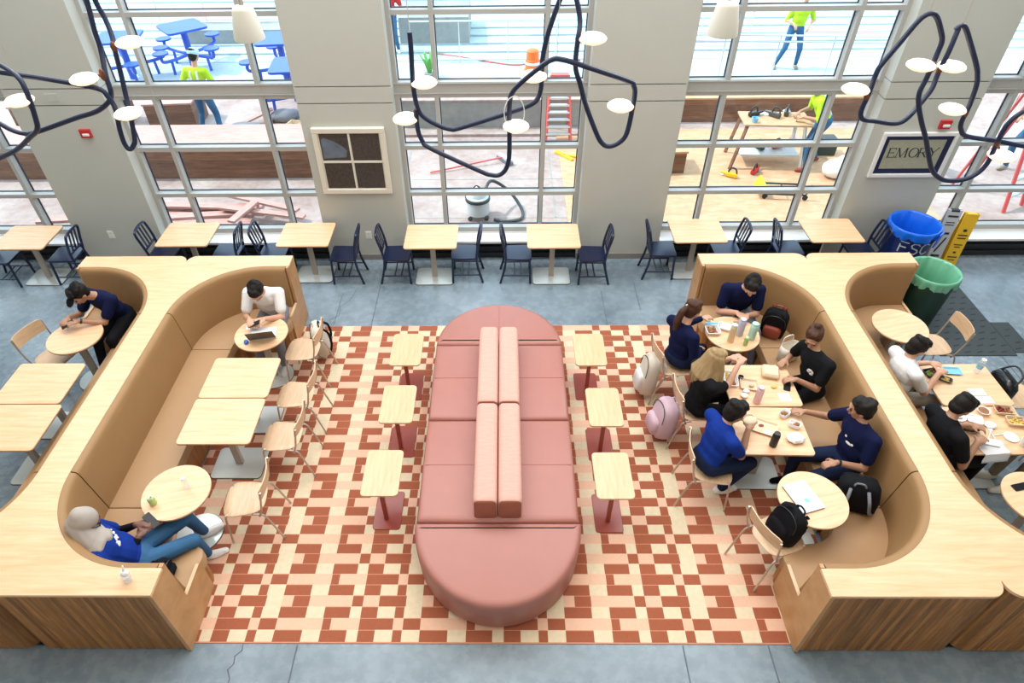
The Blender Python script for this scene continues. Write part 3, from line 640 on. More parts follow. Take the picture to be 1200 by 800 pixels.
for x, y, a, l in ((-7.62, 8.15, 0, 'navy metal chair at the far left edge, facing the first window table'), (-6.66, 8.20, 180, 'navy metal chair with its back to the left pier, at the leftmost table'),
    (-5.18, 8.29, 0, 'navy metal chair in front of the left pier, left of the second table'), (-4.21, 8.27, 180, 'navy metal chair right of the second window table'), (-3.50, 8.29, 0, 'navy metal chair left of the third window table, back to back with another'),
    (-2.42, 8.19, 180, 'navy metal chair below the four-pane picture, facing left'), (-1.62, 8.19, 0, 'navy metal chair below the four-pane picture, facing right'), (-0.60, 8.21, 180, 'navy metal chair under the middle window, facing left'),
    (0.20, 8.19, 0, 'navy metal chair under the middle window, facing right'), (1.31, 8.15, 180, 'navy metal chair at the pier right of the middle window, facing left'), (2.37, 8.27, 0, 'navy metal chair at the pier right of the middle window, facing right'),
    (3.33, 8.30, 180, 'navy metal chair beyond the right booth, facing left'), (4.27, 8.28, 0, 'navy metal chair beyond the right booth, facing right'), (5.33, 8.22, 180, 'navy metal chair squeezed between the last window table and the blue bin')):
    place(nc, (x, y, 0), math.radians(a), l)

# ------------------------------------------------------------------ plywood chairs (local: faces +X)
def ply_chair():
    t = thing('plywood_chair', '', 'chair', (0, 0, 0), 0, 'plywood chairs with champagne steel frames')
    out = []
    for k in range(40):
        a = 2*PI*k/40; c, s = math.cos(a), math.sin(a); q = 3.6
        x = 0.205*math.copysign(abs(c)**(2/q), c); y = math.copysign(abs(s)**(2/q), s)*(0.20+0.02*x/0.2); out.append((x, y))
    m = MB(); rings = []
    for d, z in ((0.0, 0.442), (0.0, 0.450), (0.004, 0.453), (0.06, 0.449), (0.12, 0.444), (0.17, 0.443)): rings.append([(x*(1-d/0.2), y*(1-d/0.2), z-(0.012 if x > 0.15 and d < 0.02 else 0)) for x, y in out])
    m.loft(rings); m.build('seat', 'ply', t, smooth=True, sharp=50)
    m = MB(); rings = []
    for k in range(13):
        y = -0.205+0.41*k/12; bow = -0.235-0.035*(1-(y/0.205)**2); hz = 0.085 if 0 < k < 12 else 0.07
        rings.append([(bow, y, 0.745-hz), (bow+0.011, y, 0.745-hz), (bow-0.011, y, 0.745+hz), (bow-0.022, y, 0.745+hz)])
    m.loft(rings); m.build('backrest', 'ply', t, smooth=True, sharp=50)
    for s in (-1, 1):
        m = MB(); m.tube(smooth_path([(0.15, s*0.17, 0.437), (0.17, s*0.195, 0.40), (0.20, s*0.21, 0.0)], 3), 0.0105, 8); m.build('leg', 'champ', t, smooth=True)
        m = MB(); m.tube(smooth_path([(-0.10, s*0.185, 0.43), (-0.19, s*0.195, 0.42), (-0.235, s*0.20, 0.33), (-0.32, s*0.215, 0.0)], 4), 0.0105, 8); m.build('leg', 'champ', t, smooth=True)
        m = MB(); m.tube(smooth_path([(-0.16, s*0.195, 0.40), (-0.20, s*0.205, 0.50), (-0.235, s*0.213, 0.65), (-0.262, s*0.213, 0.80)], 4), 0.0105, 8); m.build('back_post', 'champ', t, smooth=True)
    m = MB(); m.tube([(-0.14, -0.17, 0.43), (-0.14, 0.17, 0.43)], 0.009, 6); m.tube([(0.14, -0.17, 0.43), (0.14, 0.17, 0.43)], 0.009, 6); m.build('seat_frame', 'champ', t)
    return t
pc = ply_chair()
for x, y, z, a, l in ((-2.55, 6.03, R_, 178, 'plywood chair with a white backpack hung behind it, at the laptop table'), (-2.455, 5.25, R_, 180, 'plywood chair at the farther joined table in the left booth'), (-2.45, 4.62, R_, 180, 'plywood chair at the nearer joined table in the left booth'),
    (-2.62, 3.81, R_, 186, 'plywood chair at the round table with the green drink'), (-5.66, 5.93, 0, -20, 'plywood chair outside the left booth facing the capped man'),
    (2.06, 5.74, R_, 8, 'plywood chair under the brown-haired girl, cream backpack hanging on it'), (2.17, 5.03, R_, 4, 'plywood chair under the blonde girl'), (2.15, 4.19, R_, -8, 'plywood chair under the man in the royal blue shirt'),
    (2.585, 3.39, R_, 24, 'plywood chair holding a black backpack by the white laptop table'), (5.36, 6.10, 0, 180, 'empty plywood chair on the dark rubber mat beside the empty round table'), (5.92, 5.22, 0, 180, 'plywood chair at the right edge with a black handbag over its back')):
    place(pc, (x, y, z), math.radians(a), l)

# ------------------------------------------------------------------ hanging loop lamps
TUBES = {}
def loop_lamp(name_label, paths, discs, wires):
    c = Vector((sum(d[0] for d in discs)/len(discs), sum(d[1] for d in discs)/len(discs), sum(d[2] for d in discs)/len(discs)))
    t = thing('loop_pendant_lamp', name_label, 'pendant lamp', c, 0, 'navy loop pendant lamps')
    for p in paths:
        m = MB(); m.tube([Vector(q)-c for q in smooth_path(p, 4)], 0.0185, 10); m.build('bent_tube', 'tube', t, smooth=True)
    for x, y, z, ax, ay, az in discs:
        d = Vector((x, y, z))-c; a = Vector((ax, ay, az))-c
        m = MB(); m.lathe(d, [(0.002, 0.034), (0.04, 0.032), (0.075, 0.022), (0.096, 0.006), (0.1, -0.004), (0.096, -0.014), (0.07, -0.03), (0.03, -0.038), (0.002, -0.039)], 32)
        ls = m.build('lamp_shade', 'opal', t, smooth=True, sharp=80)
        m = MB(); dv = a-d; e = d+dv.normalized()*0.075
        m.tube([a, e], 0.010, 8); m.ell(a, (.021, .021, .045)); m.build('lit_lamp_joint', 'amber', ls, smooth=True)  # arm to the disc, plus copper sleeve painted as its glow on the tube
    for p in wires:
        m = MB(); p = Vector(p)-c; m.tube([p, Vector((p.x, p.y, 9.0-c.z))], 0.0022, 5); m.build('suspension_wire', 'champ', t)
    return t
loop_lamp('navy bent-tube pendant lamp with four glowing discs hanging over the left booth',
 [[(-3.84, 4.8, 4.47), (-3.68, 4.8, 4.41), (-3.48, 4.7, 4.34), (-3.43, 4.65, 4.23), (-3.46, 4.65, 4.04), (-3.49, 4.65, 3.96), (-3.61, 4.7, 3.88), (-3.85, 4.8, 3.73), (-4.18, 4.9, 3.58), (-4.67, 5.0, 3.34)],
  [(-4.0, 4.8, 4.4), (-3.66, 4.8, 4.33), (-3.35, 4.8, 4.28), (-3.01, 4.8, 4.21), (-2.95, 4.8, 4.15), (-2.93, 4.8, 4.05), (-2.96, 4.8, 3.9), (-2.97, 4.8, 3.78), (-2.95, 4.8, 3.73), (-2.92, 4.82, 3.75), (-2.89, 4.84, 3.83), (-2.85, 4.9, 4.23), (-2.82, 4.9, 4.44), (-2.83, 4.95, 4.52), (-2.86, 5.0, 4.63), (-2.88, 5.0, 4.75), (-2.86, 5.0, 4.98)],
  [(-2.92, 5.0, 4.98), (-2.94, 5.0, 4.75), (-2.97, 5.0, 4.55), (-2.98, 5.0, 4.42), (-2.96, 4.9, 4.26), (-2.95, 4.86, 4.15), (-3.0, 4.86, 4.08), (-3.12, 4.86, 4.01), (-3.3, 4.86, 3.96), (-3.66, 4.86, 3.85), (-3.79, 4.9, 3.82), (-3.88, 4.9, 3.85), (-3.97, 4.9, 3.92), (-4.19, 4.9, 4.07)]],
 [(-2.69, 4.9, 4.5, -2.82, 4.9, 4.46), (-3.07, 4.8, 4.28, -2.965, 4.87, 4.28), (-3.52, 4.66, 4.18, -3.445, 4.65, 4.14), (-2.82, 4.75, 4.04, -2.93, 4.80, 4.0)],
 [(-3.48, 4.7, 4.34), (-2.86, 5.0, 4.98), (-2.92, 5.0, 4.98)])
loop_lamp('navy bent-tube pendant lamp with six glowing discs hanging over the island seat',
 [[(-0.67, 4.9, 4.55), (-0.67, 4.9, 4.45), (-0.68, 4.9, 4.17), (-0.66, 4.88, 4.01), (-0.62, 4.88, 3.94), (-0.51, 4.88, 3.87), (-0.42, 4.88, 3.84), (-0.34, 4.88, 3.85), (0.04, 4.9, 3.96), (0.18, 4.9, 4.01), (0.25, 4.92, 4.05), (0.28, 4.95, 4.13), (0.28, 4.95, 4.24), (0.29, 4.95, 4.39), (0.33, 4.95, 4.56), (0.40, 4.95, 4.76), (0.44, 4.94, 4.81), (0.48, 4.92, 4.79), (0.51, 4.9, 4.72), (0.53, 4.86, 4.62), (0.52, 4.8, 4.54), (0.51, 4.78, 4.44), (0.51, 4.75, 4.34), (0.55, 4.75, 4.23), (0.61, 4.75, 4.06), (0.71, 4.75, 3.84), (0.76, 4.75, 3.77), (0.81, 4.75, 3.75), (0.87, 4.75, 3.77), (0.92, 4.75, 3.82), (0.94, 4.75, 3.9), (0.95, 4.75, 4.03), (0.955, 4.75, 4.15), (0.94, 4.75, 4.21), (0.89, 4.75, 4.25), (0.51, 4.7, 4.39), (0.40, 4.7, 4.42), (0.34, 4.7, 4.42), (0.27, 4.7, 4.38), (0.13, 4.72, 4.26), (0.06, 4.75, 4.17), (0.04, 4.78, 4.07), (0.04, 4.8, 3.88), (0.04, 4.8, 3.69), (0.03, 4.8, 3.59), (0.0, 4.8, 3.52), (-0.05, 4.8, 3.485), (-0.11, 4.8, 3.49), (-0.19, 4.8, 3.52), (-0.58, 4.82, 3.71), (-0.64, 4.84, 3.76), (-0.67, 4.85, 3.85), (-0.675, 4.87, 4.0)]],
 [(-0.60, 4.92, 4.19, -0.68, 4.9, 4.17), (-0.76, 4.88, 3.93, -0.675, 4.87, 3.97), (0.09, 4.75, 3.92, 0.04, 4.8, 3.92), (0.22, 4.92, 4.23, 0.28, 4.95, 4.22), (0.62, 4.8, 4.53, 0.52, 4.81, 4.52), (0.86, 4.75, 4.07, 0.95, 4.75, 4.05)],
 [(-0.67, 4.9, 4.55), (0.44, 4.94, 4.81), (0.37, 4.7, 4.42)])
loop_lamp('navy bent-tube pendant lamp with five glowing discs hanging over the right booth',
 [[(3.31, 5.1, 4.47), (3.36, 5.1, 4.50), (3.47, 5.1, 4.37), (3.59, 5.1, 4.21), (3.63, 5.1, 4.14), (3.66, 5.1, 4.06), (3.68, 5.1, 3.9), (3.68, 5.1, 3.77), (3.71, 5.1, 3.7), (3.78, 5.1, 3.65), (4.03, 5.1, 3.61), (4.29, 5.1, 3.56), (4.6, 5.1, 3.51)],
  [(3.33, 5.1, 4.48), (3.30, 5.05, 4.33), (3.29, 5.05, 4.18), (3.26, 5.0, 4.07), (3.18, 4.95, 3.96), (3.11, 4.9, 3.9), (3.07, 4.9, 3.86), (3.0, 4.9, 3.85), (2.87, 4.9, 3.87), (2.79, 4.9, 3.88), (2.75, 4.9, 3.9), (2.73, 4.9, 3.96), (2.74, 4.9, 4.09), (2.74, 4.9, 4.24), (2.76, 4.9, 4.31), (2.82, 4.9, 4.43), (2.88, 4.9, 4.56), (2.92, 4.9, 4.62), (2.97, 4.9, 4.64), (3.02, 4.9, 4.61), (3.08, 4.9, 4.53), (3.12, 4.9, 4.46), (3.125, 4.9, 4.38), (3.11, 4.88, 4.2), (3.09, 4.86, 4.11), (3.12, 4.86, 4.02), (3.2, 4.86, 3.88), (3.3, 4.86, 3.73), (3.43, 4.86, 3.51), (3.52, 4.86, 3.42), (3.62, 4.86, 3.38), (3.75, 4.86, 3.39), (3.83, 4.86, 3.44), (3.87, 4.86, 3.53), (3.865, 4.86, 3.67), (3.86, 4.86, 3.80), (3.88, 4.86, 3.89), (3.94, 4.86, 3.96), (4.1, 4.86, 4.1), (4.3, 4.86, 4.22)]],
 [(3.03, 4.88, 4.3, 3.12, 4.88, 4.28), (3.37, 5.05, 4.23, 3.29, 5.05, 4.2), (2.63, 4.9, 4.12, 2.735, 4.9, 4.06), (3.56, 5.1, 3.88, 3.68, 5.1, 3.84), (3.95, 4.86, 3.60, 3.865, 4.86, 3.70)],
 [(2.95, 4.9, 4.64), (3.35, 5.1, 4.5), (4.03, 5.1, 3.61)])
m = MB(); m.tube([(0.075+0.075*math.cos(a), 4.72, 4.03+0.125*math.sin(a)) for a in [2*PI*k/24 for k in range(25)]], 0.004, 6)
tag(m.build('cable_loop', 'white', smooth=True), 'thin white loop of cable hanging from the middle pendant lamp', 'cable')
def bell(x, label):
    t = thing('bell_pendant', label, 'pendant lamp', (x, 6.0, 4.18), 0, 'white bell pendants')
    m = MB(); m.lathe((0, 0, 0), [(0.124, 0.0), (0.131, 0.0), (0.131, 0.02), (0.118, 0.10), (0.092, 0.235), (0.078, 0.262), (0.03, 0.275), (0.004, 0.276), (0.004, 0.270), (0.03, 0.268), (0.07, 0.255), (0.085, 0.23), (0.112, 0.10), (0.124, 0.02)], 40, cap=False); m.build('lamp_shade', 'lampwhite', t, smooth=True, sharp=60)
    m = MB(); m.cyl((0, 0, 0.272), 0.022, 0.018, 0.06, 12); m.build('cap_fitting', 'champ', t)
    m = MB(); m.tube([(0, 0, 0.33), (0, 0, 4.82)], 0.004, 6); m.build('cord', 'white', t)
bell(-2.225, 'white bell pendant lamp in front of the left window'); bell(1.893, 'white bell pendant lamp in front of the right window')

# ------------------------------------------------------------------ bins, signs, mats
def bin_(loc, r, h, mat, liner, label, name, cat='bin'):
    t = thing(name, label, cat, loc)
    m = MB(); m.lathe((0, 0, 0), [(r*.80, 0), (r*.82, 0.02), (r*.93, h*.82), (r*.94, h*.83), (r*.99, h*.84), (r*.99, h*.9), (r*.96, h*.91), (r*.98, h-0.03), (r*1.02, h-0.02), (r*1.02, h), (r*.97, h), (r*.95, h*.8), (r*.80, 0.03)], 48, cap=False); m.build('barrel', mat, t, smooth=True, sharp=30)
    m = MB(); rings = []
    for k, (f, z) in enumerate([(1.04, h-.11), (1.05, h-.08), (1.05, h-.02), (1.035, h+.012), (1.0, h+.014), (.93, h-.01), (.87, h*.7), (.78, h*.35), (.68, 0.10), (.02, 0.06)]):
        amp = (0.02 if k in (0, 1) else 0.0 if k < 5 else 0.010)
        dz = [0.04*noise.noise(Vector((j*.35, 3, r))) if k == 0 else 0 for j in range(72)]
        rings.append([((r*f+amp*math.sin(j*1.7+math.sin(j*.6)*2))*math.cos(2*PI*j/72), (r*f+amp*math.sin(j*1.7+math.sin(j*.6)*2))*math.sin(2*PI*j/72), z+dz[j]) for j in range(72)])
    m.loft(rings, cap0=False, cap1=False); m.build('bag_liner', liner, t, smooth=True, sharp=0)
    return t
tb = bin_((5.93, 8.16, 0), 0.335, 0.93, 'binblue', 'liner', 'dark blue recycling bin with bright blue liner standing against the right pier', 'recycling_bin')
segs, wd = letters('FSC', 0.17, 0.018, None); m = MB()
for x0, z0, x1, z1, th in segs:
    L = math.hypot(x1-x0, z1-z0); xc = (x0+x1)/2-wd/2+0.02; zc = (z0+z1)/2+0.60; a = xc/0.31-PI/2-0.2; rad = 0.335*(.80+.13*zc/.76)+0.006
    m.box((rad*math.cos(a), rad*math.sin(a), zc), (L+th*.5, 0.006, th), Matrix.Rotation(a+PI/2, 4, 'Z') @ Matrix.Rotation(-math.atan2(z1-z0, x1-x0), 4, 'Y'))
m.build('lettering', 'greysign', tb)
m = MB(); m.box((0.24, -0.27, 0.82), (0.16, 0.02, 0.22), (0.1, 0, 0.75), bev=0.008); m.build('liner_fold', 'liner', tb)
bin_((5.73, 7.12, 0), 0.315, 0.84, 'bingreen', 'linerg', 'dark green bin with pale green liner beside the right booth end', 'waste_bin')
def board_sign(name, label, x, y, col, marks, lean, h=0.95):
    t = thing(name, label, 'sign', (x, y, 0), math.radians(-8))
    for s in (-1, 1):
        m = MB(); m.box((0, s*0.05, h/2), (0.20, 0.018, h), (s*0.06, 0, 0), bev=0.006); m.build('sign_panel', col, t)
    m = MB(); m.box((0, 0, h-0.015), (0.12, 0.07, 0.03), bev=0.008); m.build('hinge_top', col if col == 'yellow' else 'black', t)
    m = MB()
    for zz, w_, hh_ in marks: m.box((0, -0.0605-(h/2-zz)*0.06, zz), (w_, 0.003, hh_), (-0.06, 0, 0))
    m.build('warning_marks', 'ink', t)
    return t
gs = board_sign('wet_floor_sign', 'grey folding caution sign with black slash leaning beside the blue bin', 6.60, 8.42, 'greysign', [(.90, .14, .03), (.80, .12, .015), (.76, .13, .015), (.62, .11, .035), (.24, .12, .035), (.17, .10, .012)], 0, 1.0)
m = MB(); m.box((0, -0.068, .43), (0.022, 0.003, .26), (-0.06, 0.32, 0)); m.build('slash_mark', 'ink', gs)
board_sign('wet_floor_sign', 'yellow folding caution sign standing right of the grey one', 6.83, 8.36, 'yellow', [(.70, .05, .04), (.62, .13, .02), (.57, .12, .02), (.46, .12, .016), (.42, .08, .016), (.33, .04, .03), (.25, .13, .02), (.20, .10, .014)], 0, 0.97)
def mat(x, y, w_, d_, rz, label):
    z_ = 0.0 if w_ > .8 else 0.0
    m = MB(); m.prism(rrect(w_, d_, 0.01), 0, 0.012, 0.003); n = int(w_/0.16); k = int(d_/0.13)
    for i in range(n):
        for j in range(k): m.box((-w_/2+0.08+i*0.16+(0.08 if j % 2 else 0)*0.9, -d_/2+0.07+j*0.13, 0.0122), (0.085, 0.018, 0.0012), (0, 0, 0.25), mi=1)
    o = m.build('rubber_mat', ['mat', 'mat2']); o.location = (x, y, z_); tag(o, label, 'mat', 'dark rubber mats')
mat(6.30, 7.10, 1.02, 1.50, 0, 'dark rubber mat on the floor beside the green bin')
mat(6.945, 6.72, 0.26, 0.62, 0, 'second dark rubber mat butting against the first at the right edge')

# ------------------------------------------------------------------ outside
b = MB(); b.box((0, 26.0, -0.06), (90, 34, 0.12)); struct(b.build('floor_plaza', 'plaza'))
b = MB(); b.box((4.3, 11.15, 0.006), (6.4, 4.6, 0.012)); struct(b.build('trim_2', 'tanply'))
b = MB(); b.box((0, 25.5, 0.02), (70, 18.5, 0.04)); 
for k in range(14): b.box((0, 17.7+k*0.55+6, 0.0+k*0.045), (70, 12, 0.10))
struct(b.build('trim_3', 'steps'))
b = MB()
for k in range(12): b.box((0, 16.4+k*0.0, 0.0005), (0.01, 0.01, 0.001))
for x in (-1.9, 0.9, 2.1): b.box((x, 11, 0.002), (0.02, 4.2, 0.004))
for y in (9.9, 11.3): b.box((0, y, 0.002), (5, 0.02, 0.004))
struct(b.build('trim_4', 'conc'))
def block(name, label, cat, loc, size, mat_, rz=0, cap=None, group=None):
    t = thing(name, label, cat, loc, rz, group)
    m = MB(); m.box((0, 0, size[2]/2), size, bev=0.01); m.build('block', mat_, t)
    if cap: m = MB(); m.box((0, 0, size[2]+0.02), (size[0]+.04, size[1]+.04, 0.04), bev=0.006); m.build('coping', cap, t)
    return t
block('timber_wall', 'low brown timber board wall outside the left window', 'timber wall', (-6.4, 11.95, 0), (7.6, 1.1, 0.55), 'timber', cap='pinkwood')
block('timber_box', 'stacked brown timber box beside the worker outside the left window', 'timber stack', (-7.2, 14.0, 0), (1.0, 0.85, 0.56), 'timber', math.radians(4), 'pinkwood')
block('timber_box', 'brown timber box behind the left window lamp disc', 'timber stack', (-9.4, 13.9, 0), (2.2, 0.9, 0.56), 'timber', 0, 'pinkwood')
block('concrete_wall', 'low grey concrete wall across the middle window', 'concrete wall', (-0.2, 13.7, 0), (3.9, 0.4, 0.62), 'conc', cap='plaza')
block('concrete_ledge', 'pale ledge in front of the grey concrete wall outside', 'concrete ledge', (-0.2, 13.33, 0), (3.9, 0.34, 0.06), 'plaza')
block('timber_retaining_wall', 'dark brown timber retaining wall outside the right window', 'timber wall', (5.4, 14.05, 0), (6.4, 0.45, 0.50), 'timber', cap='tanply')
block('timber_crate', 'brown wooden crate at the left side of the right window outside', 'crate', (3.05, 11.75, 0), (0.75, 0.6, 0.42), 'timber', 0.05, 'tanply')
block('concrete_planter', 'grey concrete planter block beyond the blue picnic table', 'planter', (-7.4, 19.4, 0), (3.0, 1.0, 0.5), 'conc')
block('concrete_planter', 'grey concrete block seen at the upper left of the middle window', 'planter', (-1.9, 19.6, 0), (1.9, 1.6, 0.8), 'conc')
def lumber(loc, L, w_, h_, rz, label, group='pale boards on the ground'):
    m = MB(); m.box((0, 0, h_/2), (L, w_, h_), bev=0.004); o = m.build('lumber_board', 'pinkwood', loc=loc, rot=(0, 0, rz)); tag(o, label, 'board', group)
for i, (x, y, z, L, w_, rz, l) in enumerate(((-5.5, 9.75, 0, 2.2, .2, .02, 'pale pink board lying nearest the left window'), (-5.6, 10.0, 0, 2.3, .18, -.03, 'pale pink board second from the left window'), (-5.4, 10.25, 0, 2.1, .2, .05, 'pale pink board third from the left window'), (-5.55, 9.9, .05, 2.0, .16, .10, 'upper pale pink board across the left pile'),
    (-5.3, 10.15, .10, 1.9, .16, -.06, 'upper pale pink board at the back of the left pile'), (-4.2, 9.85, .15, 1.6, .12, -.22, 'slanting pale board at the right of the left pile'), (-4.25, 10.1, .20, 1.5, .12, -.38, 'steeply slanting pale board by the four-pane picture side'), (-4.45, 9.7, .25, .7, .14, 1.25, 'short pale board standing out of the left pile towards us'), (-7.6, 9.9, 0, 1.2, .14, .1, 'pale board beyond the far left chairs'))):
    lumber((x, y, z+0.001), L, w_, 0.045, rz, l)
# ladder
def ladder(x, y, rz, lean, label, h=2.6):
    t = thing('step_ladder', label, 'ladder', (x, y, 0), rz)
    for s in (-1, 1):
        m = MB(); m.tube([(s*0.26, 0, 0.0), (s*0.17, lean, h)], 0.035, 4); m.build('side_rail', 'ladder', t)
        m = MB(); m.tube([(s*0.26, lean*2, 0.0), (s*0.17, lean, h)], 0.026, 4); m.build('rear_rail', 'ladder', t)
    for k in range(1, 9):
        f = k/9; m = MB(); m.box((0, lean*f, h*f), (0.52-0.18*f, 0.09, 0.03)); m.build('step', 'rail', t)
    m = MB(); m.box((0, lean, h), (0.36, 0.14, 0.05)); m.build('top_cap', 'ladder', t)
ladder(1.12, 12.95, 0.0, 0.28, 'red step ladder outside at the right side of the middle window', 1.25)
ladder(8.9, 10.1, 0.5, 0.5, 'red step ladder outside the far right window')
def simple(name, label, cat, bld, mat_, loc, rot=(0, 0, 0), group=None, smooth=True):
    m = MB(); bld(m); o = m.build(name, mat_, loc=loc, rot=rot, smooth=smooth); tag(o, label, cat, group); return o
# push broom
t = thing('push_broom', 'push broom with long red handle lying on the ground outside the middle window', 'broom', (-0.05, 12.0, 0.0), math.radians(12))
m = MB(); m.tube([(-1.45, -.18, .03), (0.0, 0, .10)], 0.016, 8); m.build('handle', 'ladder', t)
m = MB(); m.box((0.06, 0, 0.09), (0.09, 0.42, 0.05), (0, 0, .4), bev=.01); m.build('head_block', 'lilac', t)
m = MB(); m.box((0.06, 0, 0.035), (0.10, 0.44, 0.07), (0, 0, .4)); m.build('bristles', 'greyc', t)
# wet vacuum
t = thing('wet_vacuum', 'grey green wet vacuum with a coiled hose on the ground outside the middle window', 'vacuum cleaner', (-0.46, 9.95, 0.0), 0.2)
m = MB(); m.lathe((0, 0, 0.08), [(.17, 0), (.20, .02), (.20, .26), (.21, .27), (.21, .31), (.16, .34), (.13, .42), (.06, .47), (.004, .48)], 28); m.build('drum', 'greysign', t, smooth=True)
m = MB(); m.lathe((0, 0, 0.34), [(.215, 0), (.215, .05), (.2, .06)], 28); m.build('band', 'mat', t, smooth=True)
for a in (0.6, 2.2, 3.8, 5.4):
    m = MB(); m.ell((0.2*math.cos(a), 0.2*math.sin(a), 0.045), (.045, .025, .045)); m.build('caster', 'black', t, smooth=True)
m = MB(); m.tube(smooth_path([(.12, 0, .45), (.3, .3, .5), (.62, .32, .25), (.78, 0, .05), (.7, -.28, .03), (.4, -.3, .03), (.25, -.2, .03)], 6), 0.028, 8); m.build('hose', 'mat', t, smooth=True)
m = MB(); m.tube(smooth_path([(-.1, 0, .5), (-.02, 0, .6), (.1, 0, .5)], 5), 0.012, 6); m.build('handle', 'black', t, smooth=True)
# sawhorse work table with tools
t = thing('work_table', 'wooden sawhorse table piled with tools beside the bending worker outside', 'work table', (5.05, 11.95, 0), -0.06)
m = MB(); m.box((0.05, 0, .86), (1.25, .62, .035), bev=.005); m.build('table_top', 'tanply', t)
for x, y, dx, dy in ((-.5, -.25, -.18, -.12), (.55, -.25, .1, -.12), (-.5, .25, -.12, .12), (.55, .25, .1, .12)):
    m = MB(); m.tube([(x, y, .85), (x+dx, y+dy, 0)], .035, 4); m.build('leg', 'timber' if x < 0 else 'rail', t)
m = MB(); m.box((0.05, 0, .25), (1.1, .5, .025)); m.build('lower_shelf', 'greysign', t)
def tool(loc, rz, col, label, k=0):
    t = thing('power_tool', label, 'power tool', loc, rz)
    m = MB(); m.box((0, 0, .05), (.22, .09, .08), bev=.02); m.cap((.1, 0, .06), (.2, 0, .06), .035, .02); m.build('motor_body', col, t, smooth=True)
    m = MB(); m.tube(smooth_path([(-.09, 0, .08), (-.06, 0, .17), (.03, 0, .18), (.07, 0, .09)], 4), .016, 8); m.build('grip', 'black', t, smooth=True)
    m = MB(); m.cyl((0.17, 0, 0.0), .07 if k else .03, .07 if k else .03, .012, 20); m.build('disc_blade', 'rail', t)
tz = .878
tool((4.72, 12.05, tz), .4, 'black', 'black power tool at the left end of the outdoor work table'); tool((5.1, 12.0, tz), 2.3, 'lap', 'dark power tool in the middle of the outdoor work table', 1); tool((5.35, 12.1, tz), 1.2, 'lap', 'dark grey saw beside the bending worker on the work table', 1)
simple('paint_cup', 'small bright blue tub on the corner of the outdoor work table', 'tub', lambda m: m.lathe((0, 0, 0), [(.05, 0), (.065, .09), (.055, .09), (.045, .01)], 20), 'bluebag', (4.66, 11.78, tz))
tool((4.78, 11.45, .014), .9, 'red', 'red saw lying on the tan sheets below the work table', 1)
tool((4.95, 11.95, .265), 2.0, 'bingreen', 'green tool on the lower shelf of the outdoor work table'); tool((5.3, 12.0, .265), .5, 'red', 'red tool on the lower shelf of the outdoor work table')
tool((4.30, 11.3, .014), 2.6, 'yellow', 'yellow tool lying on the tan sheets left of the red saw')
simple('tool_case', 'dark tool case standing outside at the right side of the right window', 'tool case', lambda m: m.box((0, 0, .16), (.45, .3, .32), bev=.02), 'mat', (6.35, 12.3, .014))
simple('cloth_sack', 'white cloth sack slumped outside at the right side of the right window', 'sack', lambda m: (m.ell((0, 0, .16), (.28, .22, .18)), m.ell((.1, .05, .3), (.12, .1, .1))), 'wrap', (6.25, 11.3, .014))
t = thing('hand_cart', 'small black wheeled frame with yellow side outside below the right window', 'cart', (5.05, 10.65, 0.014), -.1)
for s in (-1, 1): m = MB(); m.tube([(-.35, s*.2, .1), (.35, s*.2, .1), (.4, s*.2, .3)], .018, 6); m.build('side_bar', 'black', t)
for x in (-.3, 0, .3): m = MB(); m.tube([(x, -.2, .1), (x, .2, .1)], .014, 6); m.build('cross_bar', 'black', t)
for x, y in ((-.35, -.2), (.35, -.2), (-.35, .2), (.35, .2)):
    m = MB(); m.ell((x, y, .05), (.05, .02, .05)); m.build('wheel', 'black', t, smooth=True)
m = MB(); m.box((-.42, 0, .16), (.05, .42, .2), (0, .5, 0), bev=.01); m.build('yellow_guard', 'yellow', t)
# picnic tables in blue steel
def picnic(x, y, rz, label):
    t = thing('picnic_table', label, 'picnic table', (x, y, .02), rz, 'bright blue steel picnic tables')
    m = MB(); m.prism(rrect(1.0, 1.0, .12), .98, 1.03, .01); m.build('table_top', 'bluesteel', t)
    m = MB(); m.tube([(0, 0, 0), (0, 0, .98)], .08, 10); m.build('post', 'bluesteel', t)
    for k in range(4):
        a = k*PI/2+.4; c, s = math.cos(a), math.sin(a)
        m = MB(); m.tube(smooth_path([(0, 0, .35), (.5*c, .5*s, .35), (.85*c, .85*s, .40), (.85*c, .85*s, .58)], 4), .04, 8); m.build('seat_arm', 'bluesteel', t, smooth=True)
        m = MB(); m.cyl((.85*c, .85*s, .58), .19, .19, .04, 24); m.build('round_seat', 'bluesteel', t)
        m = MB(); m.tube([(.6*c, .6*s, .36), (.62*c, .62*s, 0)], .035, 6); m.build('leg', 'bluesteel', t)
picnic(-9.35, 16.6, .2, 'bright blue steel picnic table at the left side of the left window'); picnic(-8.1, 17.4, .7, 'bright blue steel picnic table behind the helmeted worker'); picnic(-5.4, 16.4, .1, 'bright blue steel picnic table partly behind the pier beside the bell lamp'); picnic(-4.6, 14.6, .1, 'tall blue steel table right of the worker, amid debris')
